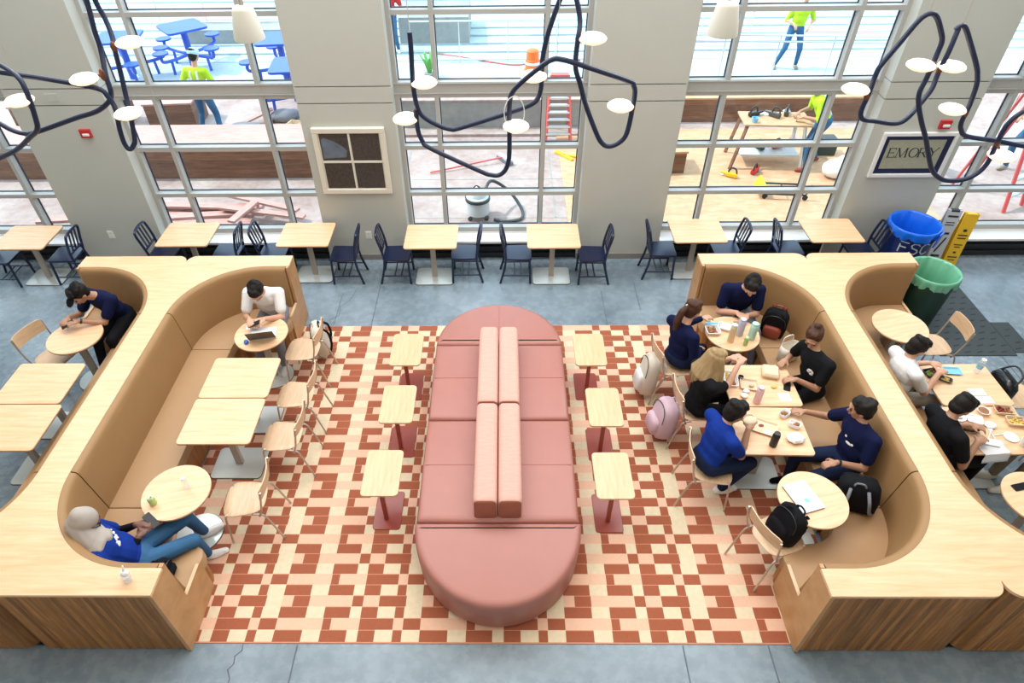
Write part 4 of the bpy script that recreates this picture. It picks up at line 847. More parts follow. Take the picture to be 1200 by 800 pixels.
# railings
def railing(x0, x1, y, z, label, curved=False):
    t = thing('handrail', label, 'railing', ((x0+x1)/2, y, z)); L = x1-x0; n = int(L/1.25)
    for zz in ((1.0, .86) if curved else (1.0, .06)): m = MB(); m.tube([(-L/2, 0, zz), (L/2, 0, zz-(.12 if curved else 0))], .022, 8); m.build('rail', 'rail', t, smooth=True)
    for k in range(n+1): m = MB(); xx = -L/2+L*k/n; m.tube([(xx, 0, 0), (xx, 0, .98-(.12*k/n if curved else 0))], .016, 6); m.build('post', 'rail', t)
railing(-2.4, 2.6, 17.6, .04, 'pale steel handrail across the paving beyond the middle window'); railing(4.0, 10.5, 16.4, .04, 'pale steel double handrail in front of the standing worker', True)
railing(-11.0, -4.4, 19.6, .45, 'pale steel handrail beyond the picnic tables'); railing(4.0, 10.5, 18.6, .3, 'pale steel handrail behind the standing worker')
railing(-2.4, 2.6, 21.2, .75, 'pale steel handrail at the top of the middle window')
t = thing('traffic_barrel', 'orange safety barrel wrapped in mesh outside the middle window', 'barrel', (0.72, 16.9, .04))
m = MB(); m.lathe((0, 0, 0), [(.28, 0), (.28, .06), (.24, .08), (.22, .45), (.2, .47), (.19, .8), (.12, .86), (.004, .87)], 24); m.build('drum', 'orange', t, smooth=True)
m = MB(); m.lathe((0, 0, .3), [(.238, 0), (.234, .1)], 24, cap=False); m.build('reflective_band', 'sill', t); t.scale = (.8, .8, .62)
simple('extension_cord', 'long thin red cord lying across the paving outside the middle window', 'cord', lambda m: m.tube(smooth_path([(-2.2, 18.3, .06), (-1.3, 18.0, .06), (-.3, 17.5, .06), (.4, 17.3, .06), (1.2, 17.7, .06), (2.0, 17.6, .06)], 6), .018, 6), 'ladder', (0, 0, 0))
t = thing('leafy_plant', 'bright green strap-leaved plant outside at the left side of the middle window', 'plant', (-1.85, 16.5, .0))
m = MB(); m.cyl((0, 0, 0), .12, .14, .16, 16); m.build('pot', 'conc', t)
for k in range(9):
    a = k*.7; m = MB(); c, s = math.cos(a), math.sin(a)
    m.loft([[(c*r_*.9-s*w2, s*r_*.9+c*w2, .14+z_), (c*r_*.9+s*w2, s*r_*.9-c*w2, .14+z_), (c*r_*.9, s*r_*.9, .145+z_)] for r_, z_, w2 in ((.03, 0, .03), (.12, .25, .045), (.25, .42, .03), (.36, .46, .004))]); m.build('leaf', 'leaf', t)
simple('paper_bag', 'open brown paper bag outside at the right side of the left window', 'bag', lambda m: m.lathe((0, 0, 0), [(.16, 0), (.19, .28), (.175, .28), (.15, .01)], 4), 'kraft', (-4.45, 13.3, 0), (0, 0, .5), smooth=False)
simple('yellow_level', 'yellow tripod stand lying below the ladder outside', 'stand', lambda m: (m.box((0, 0, .03), (.5, .07, .05), (0, 0, -.9), bev=.01), m.box((.12, -.02, .03), (.3, .05, .05), (0, 0, -.3), bev=.01)), 'yellow', (1.2, 12.2, 0), smooth=False)
for x, y, r, l in ((-5.6, 13.4, .35, 'dark canvas tarp heap right of the worker legs'), (-4.9, 14.1, .3, 'grey canvas tarp heap under the tall blue table')):
    simple('tarp_heap', l, 'tarp', lambda m: (m.ell((0, 0, .1), (r, r*.7, .14)), m.ell((r*.6, .1, .08), (r*.5, r*.5, .12)), m.ell((-r*.5, -.1, .1), (r*.4, r*.3, .1))), 'greyc', (x, y, 0))
for i, (x, y, z, rz, ry, l) in enumerate(((-5.5, 13.9, .12, .5, -.25, 'white board leaning over the debris right of the worker'), (-5.15, 13.8, .05, 1.9, 0, 'pale plank across the debris under the blue table'), (2.9, 11.9, .47, 1.2, .15, 'pale plank propped on the wooden crate outside'), (6.15, 12.9, .03, .2, 0, 'short pale plank by the retaining wall outside the right window'), (6.2, 12.7, .08, -.1, 0, 'second short pale plank stacked by the retaining wall'))):
    m = MB(); m.box((0, 0, .02), (.9 if i < 3 else .45, .13, .04)); o = m.build('lumber_board', 'pinkwood', loc=(x, y, z), rot=(0, ry, rz)); tag(o, l, 'board')

# ------------------------------------------------------------------ people
def ik(a, b, l1, l2, pole):
    a, b = Vector(a), Vector(b); d = b-a; L = d.length
    if L > (l1+l2)*0.995: d = d.normalized()*(l1+l2)*0.995; L = d.length; b = a+d
    n = d.normalized(); x = (l1*l1-l2*l2+L*L)/(2*L); h = math.sqrt(max(0.0, l1*l1-x*x))
    p = Vector(pole)-n*Vector(pole).dot(n)
    if p.length < 1e-4: p = Vector((0, 0, -1))
    return a+n*x+p.normalized()*h, b
def remesh(o, vox, it=3):
    r = o.modifiers.new('fuse', 'REMESH'); r.mode = 'VOXEL'; r.voxel_size = vox; r.use_smooth_shade = True
    s = o.modifiers.new('relax', 'SMOOTH'); s.factor = 0.5; s.iterations = it
def person(label, P, N, Hd, face, look, hands, feet, shirt='navyshirt', pants='darkj', shoe='white', skin='skin', hair='hblack', style='short', sleeve='short', s=1.0, vox=0.0075, wd=1.1, kn=None, group=None):
    s = s*1.1
    P, N, Hd, look = Vector(P), Vector(N), Vector(Hd), Vector(look).normalized()
    rl = Vector((P.x, P.y, 0)); t = thing('person', label, 'person', rl, 0, group)
    P, N, Hd = P-rl, N-rl, Hd-rl; f = math.radians(face); fwd = Vector((math.cos(f), math.sin(f), 0)); left = Vector((-math.sin(f), math.cos(f), 0))
    sp = (N-P).normalized(); bf = left.cross(sp).normalized()          # chest normal
    Tm = Matrix((( left.x, bf.x, sp.x), (left.y, bf.y, sp.y), (left.z, bf.z, sp.z))).to_4x4()   # torso frame: x=left y=front z=up
    hl = Vector((0, 0, 1)).cross(look).normalized(); hu = look.cross(hl).normalized()
    Hm = Matrix(((hl.x, look.x, hu.x), (hl.y, look.y, hu.y), (hl.z, look.z, hu.z))).to_4x4()
    H = lambda x, y, z: Hd + Hm.to_3x3() @ (Vector((x, y, z))*s)
    L = (N-P).length; at = lambda u, fr=0, sd=0: P+sp*(L*u)+bf*fr+left*sd
    b = MB(); sh = MB(); pa = MB()
    # torso
    for m_, k in ((b, -0.014), (sh, 0.0)):
        m_.ell(at(.74, .005), ((.165*wd+k)*s, (.112+k)*s, .155*s), Tm); m_.ell(at(.42, .01), ((.146*wd+k)*s, (.108+k)*s, .16*s), Tm)
        m_.ell(at(.12, .0), ((.150+k)*s, (.112+k)*s, .12*s), Tm)
    b.cap(at(.92), Hd-hu*.05*s-look*.015*s, .055*s, .050*s)
    # head
    b.ell(H(0, -.008, .018), (.076*s, .095*s, .092*s), Hm, u=20, v=14); b.ell(H(0, .022, -.045), (.056*s, .062*s, .060*s), Hm); b.ell(H(0, .055, -.082), (.026*s, .024*s, .020*s), Hm)
    b.cap(H(0, .082, .008), H(0, .104, -.028), .010*s, .014*s); b.ell(H(0, .088, .032), (.05*s, .012*s, .010*s), Hm)
    b.ell(H(0, .086, -.058), (.024*s, .012*s, .010*s), Hm)
    for q in (-1, 1): b.ell(H(q*.077, -.008, -.012), (.010*s, .019*s, .030*s), Hm); b.ell(H(q*.038, .062, -.02), (.022*s, .02*s, .02*s), Hm)
    ua, fa, th, sk = .285*s, .25*s, .42*s, .42*s
    out = {}
    for q, hd in ((1, hands[0]), (-1, hands[1])):
        S = at(.90, -.01, q*.162*s*wd); hdv = Vector(hd)-rl
        pole = Vector((0, 0, -1.0))+left*q*.55-fwd*.35
        # wrist a little before the hand point
        E_, W = ik(S, hdv-(hdv-S).normalized()*.07*s*0.6, ua, fa, pole)
        b.cap(S, E_, .048*s, .038*s); b.cap(E_, W, .040*s, .027*s)
        d = (hdv-W); d = (d.normalized() if d.length > .02 else (W-E_).normalized()); d = (d*.5+(W-E_).normalized()*.5).normalized()
        nrm = Vector((0, 0, -1)); nrm = (nrm-d*nrm.dot(d)); nrm = nrm.normalized() if nrm.length > .05 else -fwd
        side = d.cross(nrm).normalized()*q            # points to the thumb side
        inward = -left*q
        if side.dot(inward) < 0: side = -side
        pc_ = W+d*.045*s; Pm = Matrix(((side.x, d.x, nrm.x), (side.y, d.y, nrm.y), (side.z, d.z, nrm.z))).to_4x4()
        b.ell(pc_, (.041*s, .050*s, .016*s), Pm); b.ell(W+d*.02*s, (.029*s, .04*s, .019*s), Pm)
        for k, (off, ln) in enumerate(((.030, .068), (.010, .076), (-.011, .070), (-.030, .056))):
            r0 = pc_+side*off*s+d*.036*s; r1 = r0+(d*.9+nrm*.35+side*off*1.5)*ln*.5*s; r2 = r1+(d*.45+nrm*.9)*ln*.5*s
            b.cap(r0, r1, .0095*s, .0085*s, 8); b.cap(r1, r2, .0085*s, .0072*s, 8)
        r0 = pc_+side*.028*s-d*.02*s; r1 = r0+(side*.8+d*.6+nrm*.2)*.036*s; r2 = r1+(d*.9+side*.1+nrm*.35)*.030*s
        b.cap(r0, r1, .0125*s, .0105*s, 8); b.cap(r1, r2, .0105*s, .0085*s, 8)
        sh.cap(at(.88, 0, 0), S, .075*s, .066*s); sh.cap(S, S+(E_-S)*(.66 if sleeve == 'short' else 1), .066*s, .064*s if sleeve == 'short' else .050*s)
        if sleeve == 'long': sh.cap(E_, E_+(W-E_)*.93, .050*s, .036*s)
        out[q] = (S, E_, W, d)
    feet_j = []
    for q, ft in ((1, feet[0]), (-1, feet[1])):
        hp = P+left*q*.085*s; fv = Vector(ft)-rl; A = fv+Vector((0, 0, .07*s))
        K, A = ik(hp, A, th, sk, (fwd*1.0+Vector((0, 0, 1.0))+left*q*.15) if kn is None else Vector(kn))
        b.cap(hp, K, .07*s, .05*s); b.cap(K, A, .048*s, .034*s)
        pa.cap(hp, K, .088*s, .063*s); pa.cap(K, K+(A-K)*.95, .062*s, .047*s); feet_j.append((A, q))
    pa.ell(P+sp*.02, (.160*s, .125*s, .115*s), Tm)
    o = b.build('person_body', skin, t); remesh(o, vox); 
    # body mesh is the person itself; clothing, hair and small features are its parts
    o.name = 'body'
    o2 = sh.build('shirt', shirt, t); remesh(o2, vox*1.4, 4)
    o3 = pa.build('trousers', pants, t); remesh(o3, vox*1.6, 4)
    for A, q in feet_j:
        fd = (fwd+left*q*.12).normalized(); m = MB(); m.cap(A-Vector((0, 0, .025*s))-fd*.035*s, A-Vector((0, 0, .038*s))+fd*.15*s, .038*s, .032*s); m.ell(A+fd*.05*s-Vector((0, 0, .045*s)), (.12*s, .045*s, .028*s), (0, 0, math.atan2(fd.y, fd.x))); o4 = m.build('shoe', shoe, t); remesh(o4, .011, 2)
    for q in (-1, 1):
        m = MB(); m.ell(H(q*.031, .083, .002), (.012*s, .006*s, .007*s), Hm); m.build('eye', 'eye', o, smooth=True)
        m = MB(); m.cap(H(q*.018, .090, .020), H(q*.046, .082, .023), .0045*s, .0035*s, 6); m.build('eyebrow', hair if style != 'hijab' else 'eye', o, smooth=True)
    m = MB(); m.ell(H(0, .094, -.058), (.021*s, .006*s, .006*s), Hm); m.build('mouth', 'lip', o, smooth=True)
    hm = MB()
    if style not in ('hijab',):
        hm.ell(H(0, -.026, .034), (.089*s, .103*s, .096*s), Hm, u=20, v=14); hm.ell(H(0, -.05, -.02), (.078*s, .062*s, .075*s), Hm)
        for k in range(16):      # tufts
            a = k*2.4; hm.ell(H(.05*math.cos(a), -.03+.06*math.sin(a), .085+.02*math.sin(k*1.3)), (.035*s, .04*s, .03*s), Hm)
        if style in ('short', 'fringe'): hm.ell(H(0, .045, .088), (.066*s, .040*s, .026*s), Hm)
    if style == 'pony':
        hm.ell(H(0, -.11, .05), (.028*s, .028*s, .028*s)); p = H(0, -.125, .045); pp = [p, p-look*.06*s-Vector((0, 0, .06)), p-bf*.06*s-Vector((0, 0, .18))-look*.04, p-bf*.05*s-Vector((0, 0, .30))-look*.05, p-bf*.03-Vector((0, 0, .40))-look*.05]
        for a, c, r0, r1 in zip(pp, pp[1:], (.03, .04, .045, .036), (.04, .045, .036, .015)): hm.cap(a, c, r0*s, r1*s)
    if style == 'bun': hm.ell(H(0, -.075, .125), (.036*s, .036*s, .032*s), Hm)
    if style == 'long':
        for k in range(19):
            a = (k-9)*.19; p0 = H(.078*math.sin(a), -.035-.07*math.cos(a), .05); p1 = p0-Vector((0, 0, .13))-bf*.05*math.cos(a)+left*.035*math.sin(a); p2 = p1-Vector((0, 0, .13))-bf*(.02+.05*math.cos(a))+left*(.04*math.sin(a)+.018*math.sin(k*2.1)); p3 = p2-Vector((0, 0, .13))-bf*.015+left*.022*math.sin(k*1.7)
            hm.cap(p0, p1, .034*s, .036*s, 8); hm.cap(p1, p2, .036*s, .040*s, 8); hm.cap(p2, p3, .036*s, .016*s, 8)
    if style != 'hijab':
        oh = hm.build('hair', hair, t); remesh(oh, .0075, 2)
    else:
        hm.ell(H(0, -.022, .022), (.098*s, .112*s, .108*s), Hm, u=20, v=14); hm.ell(H(0, -.075, .055), (.075*s, .06*s, .07*s), Hm)
        hm.cap(H(0, -.05, -.04), at(.98, -.03), .085*s, .10*s); hm.cap(H(.045, .02, -.085), at(.86, .09, -.02), .045*s, .05*s); hm.cap(H(-.045, .02, -.085), at(.86, .09, .02), .045*s, .05*s); hm.ell(at(.95, .0), (.17*s, .12*s, .07*s), Tm)
        oh = hm.build('headscarf', 'scarf', t); remesh(oh, .009, 3)
        m = MB(); m.tube(smooth_path([H(-.083, .02, .01), H(-.06, .09, .012), H(0, .106, .01), H(.06, .09, .012), H(.083, .02, .01)], 4), .004, 6)
        for q in (-1, 1): m.tube([H(q*.034+.024*math.cos(a), .104, .002+.02*math.sin(a)) for a in [2*PI*k/14 for k in range(15)]], .003, 5)
        m.build('glasses', 'black', oh, smooth=True)
    return t, dict(H=H, Hm=Hm, at=at, Tm=Tm, arm=out, bf=bf, left=left, sp=sp)
def patch(t, K, spots, mat_, name='shirt_print'):
    m = MB()
    for u, sd, w_, h_ in spots:
        rad = .116 if u > .55 else .112
        fr = math.sqrt(max(0.0, 1-(sd/.16)**2))*rad*math.sqrt(max(.2, 1-((u-.70)/.45)**2))+.006
        m.ell(K['at'](u, fr, sd), (w_, .006, h_), K['Tm'] @ Matrix.Rotation(-sd/.16*.9, 4, 'Z'))
    m.build(name, mat_, t, smooth=True)
def ring_at(t, K, q, name, mat_, f=.92, r=.033):
    S, E_, W, d = K['arm'][q]; c = E_+(W-E_)*f; n = (W-E_).normalized(); m = MB(); m.lathe(c, [(r, -.012), (r+.003, 0), (r, .012)], 16, m=n.to_track_quat('Z', 'Y').to_matrix()); m.build(name, mat_, t, smooth=True)
rnd = random.Random(3)
t, K = person('man in black cap and dark polo shirt bent over a phone outside the left booth', (-5.05, 6.62, .56), (-5.14, 6.45, 1.01), (-5.24, 6.31, 1.13), -110, (-.45, -.75, -.6), ((-5.31, 6.10, .84), (-5.45, 6.15, .84)), ((-4.95, 6.08, 0), (-5.2, 6.0, 0)), 'navyshirt', 'blackc', 'black', 'skin2')
m = MB(); H = K['H']; m.ell(H(0, -.022, .052), (.094, .110, .088), K['Hm'], u=20, v=14); o = m.build('cap_crown', 'blackc', t, smooth=True); m = MB(); m.ell(H(0, .115, .045), (.075, .07, .008), K['Hm'] @ Matrix.Rotation(-.25, 4, 'X')); m.build('cap_brim', 'blackc', t, smooth=True)
ring_at(t, K, 1, 'wristwatch', 'black'); patch(t, K, [(.72, .07, .018, .02)], 'foody', 'chest_badge')
t, K = person('man in white T-shirt typing on a phone at the round laptop table', (-3.05, 6.68, .56), (-3.06, 6.50, 1.02), (-3.06, 6.36, 1.13), -90, (.05, -.62, -.75), ((-2.99, 6.11, .84), (-3.15, 6.11, .84)), ((-2.9, 6.15, 0), (-3.2, 6.15, 0)), 'whitec', 'greyc', 'white', 'skin', style='fringe')
t, K = person('girl in grey headscarf, glasses and royal blue T-shirt reclining in the left booth', (-3.36, 3.12, .56), (-3.62, 3.05, .93), (-3.68, 3.16, 1.06), 28, (.62, .34, -.62), ((-3.37, 3.33, .74), (-3.33, 3.24, .72)), ((-3.10, 3.66, .02), (-2.99, 3.42, .0)), 'royal', 'jeans', 'white', 'skin3', style='hijab', sleeve='short', s=.98)
m = MB()
for q in (1, -1): S, E_, W, d = K['arm'][q]; m.cap(S+(E_-S)*.5, E_, .050, .046); m.cap(E_, E_+(W-E_)*.92, .046, .033)
o = m.build('long_sleeve', 'blackc', t); remesh(o, .010); o['label'] = 'black long sleeves under the blue shirt'
patch(t, K, [(.78-.012*k+rnd.uniform(-.02, .02), .07-.012*k+rnd.uniform(-.03, .03), rnd.uniform(.006, .017), rnd.uniform(.006, .014)) for k in range(15)], 'whitec')
t, K = person('girl with brown ponytail in dark navy top at the round tumbler table', (2.08, 5.75, .56), (2.10, 5.81, 1.02), (2.20, 5.91, 1.17), 30, (.85, .45, -.28), ((2.45, 6.13, .86), (2.36, 5.78, .66)), ((2.45, 5.85, 0), (2.42, 5.62, 0)), 'navyshirt', 'darkj', 'white', 'skin', 'hbrown', 'pony', 'long', s=.96)
m = MB(); m.lathe(K['H'](0, -.115, .05), [(.03, -.01), (.037, 0), (.03, .01)], 16, m=Vector((0, -1, .3)).to_track_quat('Z', 'Y').to_matrix()); m.build('hair_tie', 'whitec', t, smooth=True); patch(t, K, [(.30, -.06, .03, .014), (.33, -.045, .014, .02)], 'whitec')
t, K = person('man in navy T-shirt with folded forearms at the far end of the right booth', (3.02, 6.70, .57), (3.00, 6.52, 1.03), (3.02, 6.40, 1.15), -95, (-.1, -.7, -.68), ((2.98, 6.20, .79), (2.90, 6.24, .80)), ((3.2, 6.15, 0), (2.9, 6.15, 0)), 'navyshirt', 'greyc', 'white', 'skin', style='fringe', s=1.03)
t, K = person('woman with hair in a bun and dark printed T-shirt in the right booth', (3.53, 5.26, .56), (3.47, 5.33, 1.03), (3.42, 5.42, 1.17), 205, (-.45, -.75, -.42), ((3.20, 5.12, .79), (3.20, 5.43, .79)), ((3.02, 5.12, 0), (3.02, 5.36, 0)), 'blackc', 'blackc', 'white', 'skin2', 'hbrown', 'bun', s=.96)
patch(t, K, [(.66, .05, .03, .014), (.61, .03, .022, .018), (.56, .06, .024, .014), (.62, .075, .014, .02)], 'whitec')
t, K = person('girl with long blonde hair and dark T-shirt eating at the clamshell table', (2.14, 4.99, .56), (2.18, 5.02, 1.02), (2.27, 5.09, 1.15), 12, (.85, .32, -.42), ((2.55, 5.30, .98), (2.60, 5.20, 1.0)), ((2.5, 5.1, 0), (2.5, 4.9, 0)), 'blackc', 'blackc', 'white', 'skin', 'hblonde', 'long', s=.96)
S, E_, W, d = K['arm'][-1]; m = MB()
for k in range(3): m.ell(S+(E_-S)*(.25+.13*k)-Vector((0, .052, 0)), (.03, .008, .012))
m.build('sleeve_stripes', 'whitec', t, smooth=True)
t, K = person('man in royal blue T-shirt biting a sandwich at the nearer right booth table', (2.08, 4.20, .56), (2.20, 4.30, .99), (2.30, 4.38, 1.10), 18, (.85, .32, -.45), ((2.47, 4.49, .88), (2.50, 4.37, .88)), ((2.32, 4.42, 0), (2.33, 4.20, 0)), 'royal', 'darkj', 'white', 'skin2', style='fringe', s=1.02)
t, K = person('boy in navy printed T-shirt reaching across the table in the right booth', (3.52, 4.20, .56), (3.55, 4.29, 1.03), (3.52, 4.36, 1.16), 196, (-.85, .42, -.22), ((3.26, 4.02, .72), (3.13, 4.66, .80)), ((3.10, 4.1, 0), (3.10, 4.35, 0)), 'navyshirt', 'darkj', 'blackc', 'skin2', style='fringe', s=.98)
patch(t, K, [(.58, .03, .034, .014), (.53, .01, .018, .024), (.50, .05, .016, .018), (.68, -.02, .014, .012), (.60, .07, .014, .014), (.47, .02, .016, .018)], 'whitec'); ring_at(t, K, 1, 'wristwatch', 'black')
t, K = person('man in white T-shirt eating at the table right of the right booth', (4.40, 5.16, .56), (4.43, 5.21, 1.02), (4.51, 5.28, 1.14), 8, (.8, .15, -.55), ((4.83, 5.33, .84), (4.85, 5.18, .84)), ((4.88, 5.3, 0), (4.88, 5.05, 0)), 'whitec', 'khaki', 'white', 'skin', style='fringe')
t, K = person('man in black T-shirt with gold badge bent over his meal behind the right booth', (4.40, 4.27, .56), (4.46, 4.36, .99), (4.57, 4.44, 1.11), 12, (.68, .18, -.68), ((4.82, 4.42, .82), (4.78, 4.22, .81)), ((4.85, 4.45, 0), (4.85, 4.2, 0)), 'blackc', 'blackc', 'white', 'skin2', style='fringe', s=1.02)
m = MB(); m.ell(K['at'](.90, -.085, .05), (.016, .006, .018), K['Tm']); m.build('gold_badge', 'yellow', t, smooth=True)
place(pc, (6.03, 4.42, 0), PI, 'plywood chair just off the right edge under the person in khaki trousers')
person('person in khaki trousers whose leg shows under the food table', (5.98, 4.42, .56), (5.97, 4.42, 1.04), (5.90, 4.42, 1.20), 180, (-.9, 0, -.3), ((5.50, 4.3, .79), (5.50, 4.55, .79)), ((5.42, 4.22, 0), (5.36, 4.40, 0)), 'greyc', 'khaki', 'ivory', 'skin')
# workers outside
def worker(label, *a, helmet=None, **k):
    t, K = person(label, *a, vox=.013, **k, shirt='vest')
    if helmet: m = MB(); m.ell(K['H'](0, -.015, .055), (.11, .13, .095), K['Hm'], u=20, v=12); m.ell(K['H'](0, .03, .04), (.115, .14, .012), K['Hm']); m.build('hard_hat', helmet, t, smooth=True)
    m = MB()
    for s_ in (-1, 1): m.cap(K['at'](.2, -.10, s_*.08), K['at'](.9, -.098, s_*.07), .022, .022, 6)
    m.ell(K['at'](.35, -.112, 0), (.13, .012, .025), K['Tm']); m.build('reflective_strips', 'sill', t, smooth=True)
    return t, K
worker('worker in pale blue hard hat, yellow vest and jeans outside the left window', (-6.18, 13.2, .95), (-6.15, 13.22, 1.45), (-6.13, 13.30, 1.66), 82, (.2, 1, -.35), ((-6.5, 13.45, 1.0), (-5.85, 13.5, 1.05)), ((-6.42, 13.2, 0), (-5.95, 13.1, 0)), pants='jeans', shoe='khaki', skin='skin', helmet='helmet', kn=(0, 1, 0), sleeve='none')
worker('worker in yellow vest with hands at his waist standing beyond the handrail', (7.15, 17.0, .98), (7.2, 17.0, 1.48), (7.2, 16.95, 1.70), -100, (-.1, -1, -.3), ((7.35, 16.78, 1.05), (7.0, 16.8, 1.08)), ((7.38, 17.0, .04), (6.85, 17.0, .04)), pants='jeans', shoe='khaki', skin='skin', kn=(0, -1, 0), sleeve='none')
worker('worker in yellow vest and jeans bending over the outdoor tool table', (5.95, 11.75, .92), (5.72, 11.85, 1.34), (5.62, 11.85, 1.50), 175, (-.9, .1, -.6), ((5.5, 11.75, .95), (5.52, 11.98, .95)), ((5.75, 11.5, .014), (6.1, 11.95, .014)), pants='jeans', shoe='rust', skin='skin2', kn=(-1, 0, .3), sleeve='none')
worker('worker in yellow vest crouching outside beside the right pier', (8.1, 11.6, .45), (7.95, 11.45, .85), (7.9, 11.25, .95), -120, (-.5, -.6, -.6), ((7.85, 11.05, .3), (7.6, 11.2, .3)), ((8.05, 11.2, 0), (7.75, 11.35, 0)), pants='greyc', shoe='khaki', skin='skin2', sleeve='none')
worker('worker in yellow vest standing outside the far right window by the red ladder', (9.7, 11.4, .95), (9.68, 11.4, 1.45), (9.66, 11.35, 1.66), -150, (-.8, -.4, -.3), ((9.5, 11.1, 1.0), (9.3, 11.5, 1.05)), ((9.85, 11.3, 0), (9.6, 11.6, 0)), pants='jeans', shoe='khaki', skin='skin2', kn=(-1, 0, 0), sleeve='none')
person('person in red top and blue trousers far outside beyond the middle window', (-3.0, 18.4, .98), (-3.0, 18.4, 1.48), (-3.0, 18.36, 1.7), -90, (0, -1, -.3), ((-2.8, 18.2, 1.1), (-3.2, 18.2, 1.1)), ((-2.85, 18.4, .04), (-3.2, 18.4, .04)), 'redc', 'jeans', 'white', 'skin2', vox=.014, kn=(0, -1, 0))

# ------------------------------------------------------------------ bags
def backpack(label, loc, rot, size, main, accent, cat='backpack', name='backpack'):
    t = thing(name, label, cat, loc); t.rotation_euler = rot
    w_, d_, h_ = size; m = MB()
    rings = []
    for z, k in ((0, .82), (.04, .97), (.35, 1.02), (.7, .98), (.88, .86), (.97, .62), (1.0, .3)):
        rings.append([(x*k+.006*math.sin(j*1.9+z*9), y*k*(1 if z < .7 else .9)+.005*math.sin(j*2.7+z*7), z*h_) for j, (x, y) in enumerate(rrect(w_, d_, min(w_, d_)*.38, 5))])
    m.loft(rings); mc = m.build('main_compartment', main, t, smooth=True, sharp=0)
    m = MB(); rings = []
    for z, k in ((.08, .75), (.12, .95), (.42, 1.0), (.50, .85), (.53, .5)): rings.append([(x*k, y*k-d_*.50, z*h_) for x, y in rrect(w_*.72, d_*.45, d_*.18, 4)])
    m.loft(rings); m.build('front_pocket', accent, t, smooth=True, sharp=0)
    for s in (-1, 1):
        m = MB(); m.tube(smooth_path([(s*w_*.2, d_*.45, h_*.93), (s*w_*.25, d_*.8, h_*.75), (s*w_*.3, d_*.75, h_*.35), (s*w_*.38, d_*.45, h_*.08)], 5), .016, 6); m.build('shoulder_strap', accent, t, smooth=True)
    m = MB(); m.tube(smooth_path([(-.05, d_*.3, h_*.95), (-.03, d_*.3, h_*1.06), (.03, d_*.3, h_*1.06), (.05, d_*.3, h_*.95)], 4), .009, 6); m.build('top_handle', accent, t, smooth=True)
    m = MB(); m.tube(smooth_path([(-w_*.44, -d_*.42, h_*.55), (-w_*.36, -d_*.42, h_*.83), (0, -d_*.38, h_*.93), (w_*.36, -d_*.42, h_*.83), (w_*.44, -d_*.42, h_*.55)], 5), .005, 5); m.build('zipper', 'black', mc, smooth=True)
    return t
backpack('white and black backpack hung on the far plywood chair in the left booth', (-2.42, 6.42, .10), (0.1, .1, -1.35), (.32, .18, .48), 'creambag', 'blackc')
backpack('cream canvas backpack with dark cords hanging behind the brown-haired girl', (1.735, 5.68, .10), (-.1, 0, -1.5), (.30, .20, .55), 'creambag', 'whitec')
backpack('lilac pink backpack hanging behind the blonde girl', (1.80, 4.99, .12), (-.15, 0, -1.4), (.34, .24, .46), 'pinkbag', 'pinkbag')
backpack('black backpack resting on the empty plywood chair by the white laptop', (2.60, 3.40, .465), (-.25, 0, -1.25), (.32, .17, .36), 'blackc', 'blackc')
backpack('large black backpack with grey strap on the booth seat beside the boy in navy', (3.45, 3.74, .463), (0, .15, 2.7), (.38, .24, .36), 'blackc', 'greyc')
backpack('dark backpack with red trim in the far corner of the right booth', (3.42, 6.32, .463), (.2, 0, -.5), (.30, .20, .42), 'blackc', 'rust')
backpack('black bag lying beside the reclining girl in the left booth', (-3.12, 2.99, .463), (0, 0, 1.6), (.20, .14, .15), 'blackc', 'blackc', 'bag', 'shoulder_bag')
t = thing('tote_bag', 'cream rope-handled tote bag on the right booth seat behind the woman with a bun', 'bag', (3.46, 5.83, .463), .4)
m = MB(); rings = [[(x*k, y*k, z) for x, y in rrect(.26, .15, .06, 4)] for z, k in ((0, .9), (.02, 1), (.14, 1.05), (.22, .95), (.21, .90), (.05, .85))]; m.loft(rings); m.build('bag_body', 'creambag', t, smooth=True, sharp=0)
for s in (-1, 1): m = MB(); m.tube(smooth_path([(-.08, s*.07, .2), (-.06, s*.075, .3), (.06, s*.075, .3), (.08, s*.07, .2)], 5), .008, 6); m.build('handle', 'ivory', t, smooth=True)
t = thing('handbag', 'black handbag hung over the plywood chair at the right edge', 'bag', (5.66, 5.22, .48), PI/2)
m = MB(); rings = [[(x*k, y*k, z) for x, y in rrect(.34, .15, .05, 4)] for z, k in ((0, .9), (.02, 1.0), (.2, 1.0), (.27, .75), (.28, .4))]; m.loft(rings); m.build('bag_body', M('black_patent', (.008, .009, .012), .18), t, smooth=True, sharp=0)
m = MB(); m.tube(smooth_path([(-.14, 0, .25), (-.1, -.06, .36), (.05, -.06, .38), (.14, 0, .25)], 5), .011, 6); m.tube(smooth_path([(.15, 0, .22), (.2, .03, .05), (.19, .03, -.25)], 5), .013, 6); m.build('strap', 'black', t, smooth=True)
m = MB(); m.box((0, -.078, .15), (.06, .008, .03), bev=.003); m.build('clasp', 'champ', t)

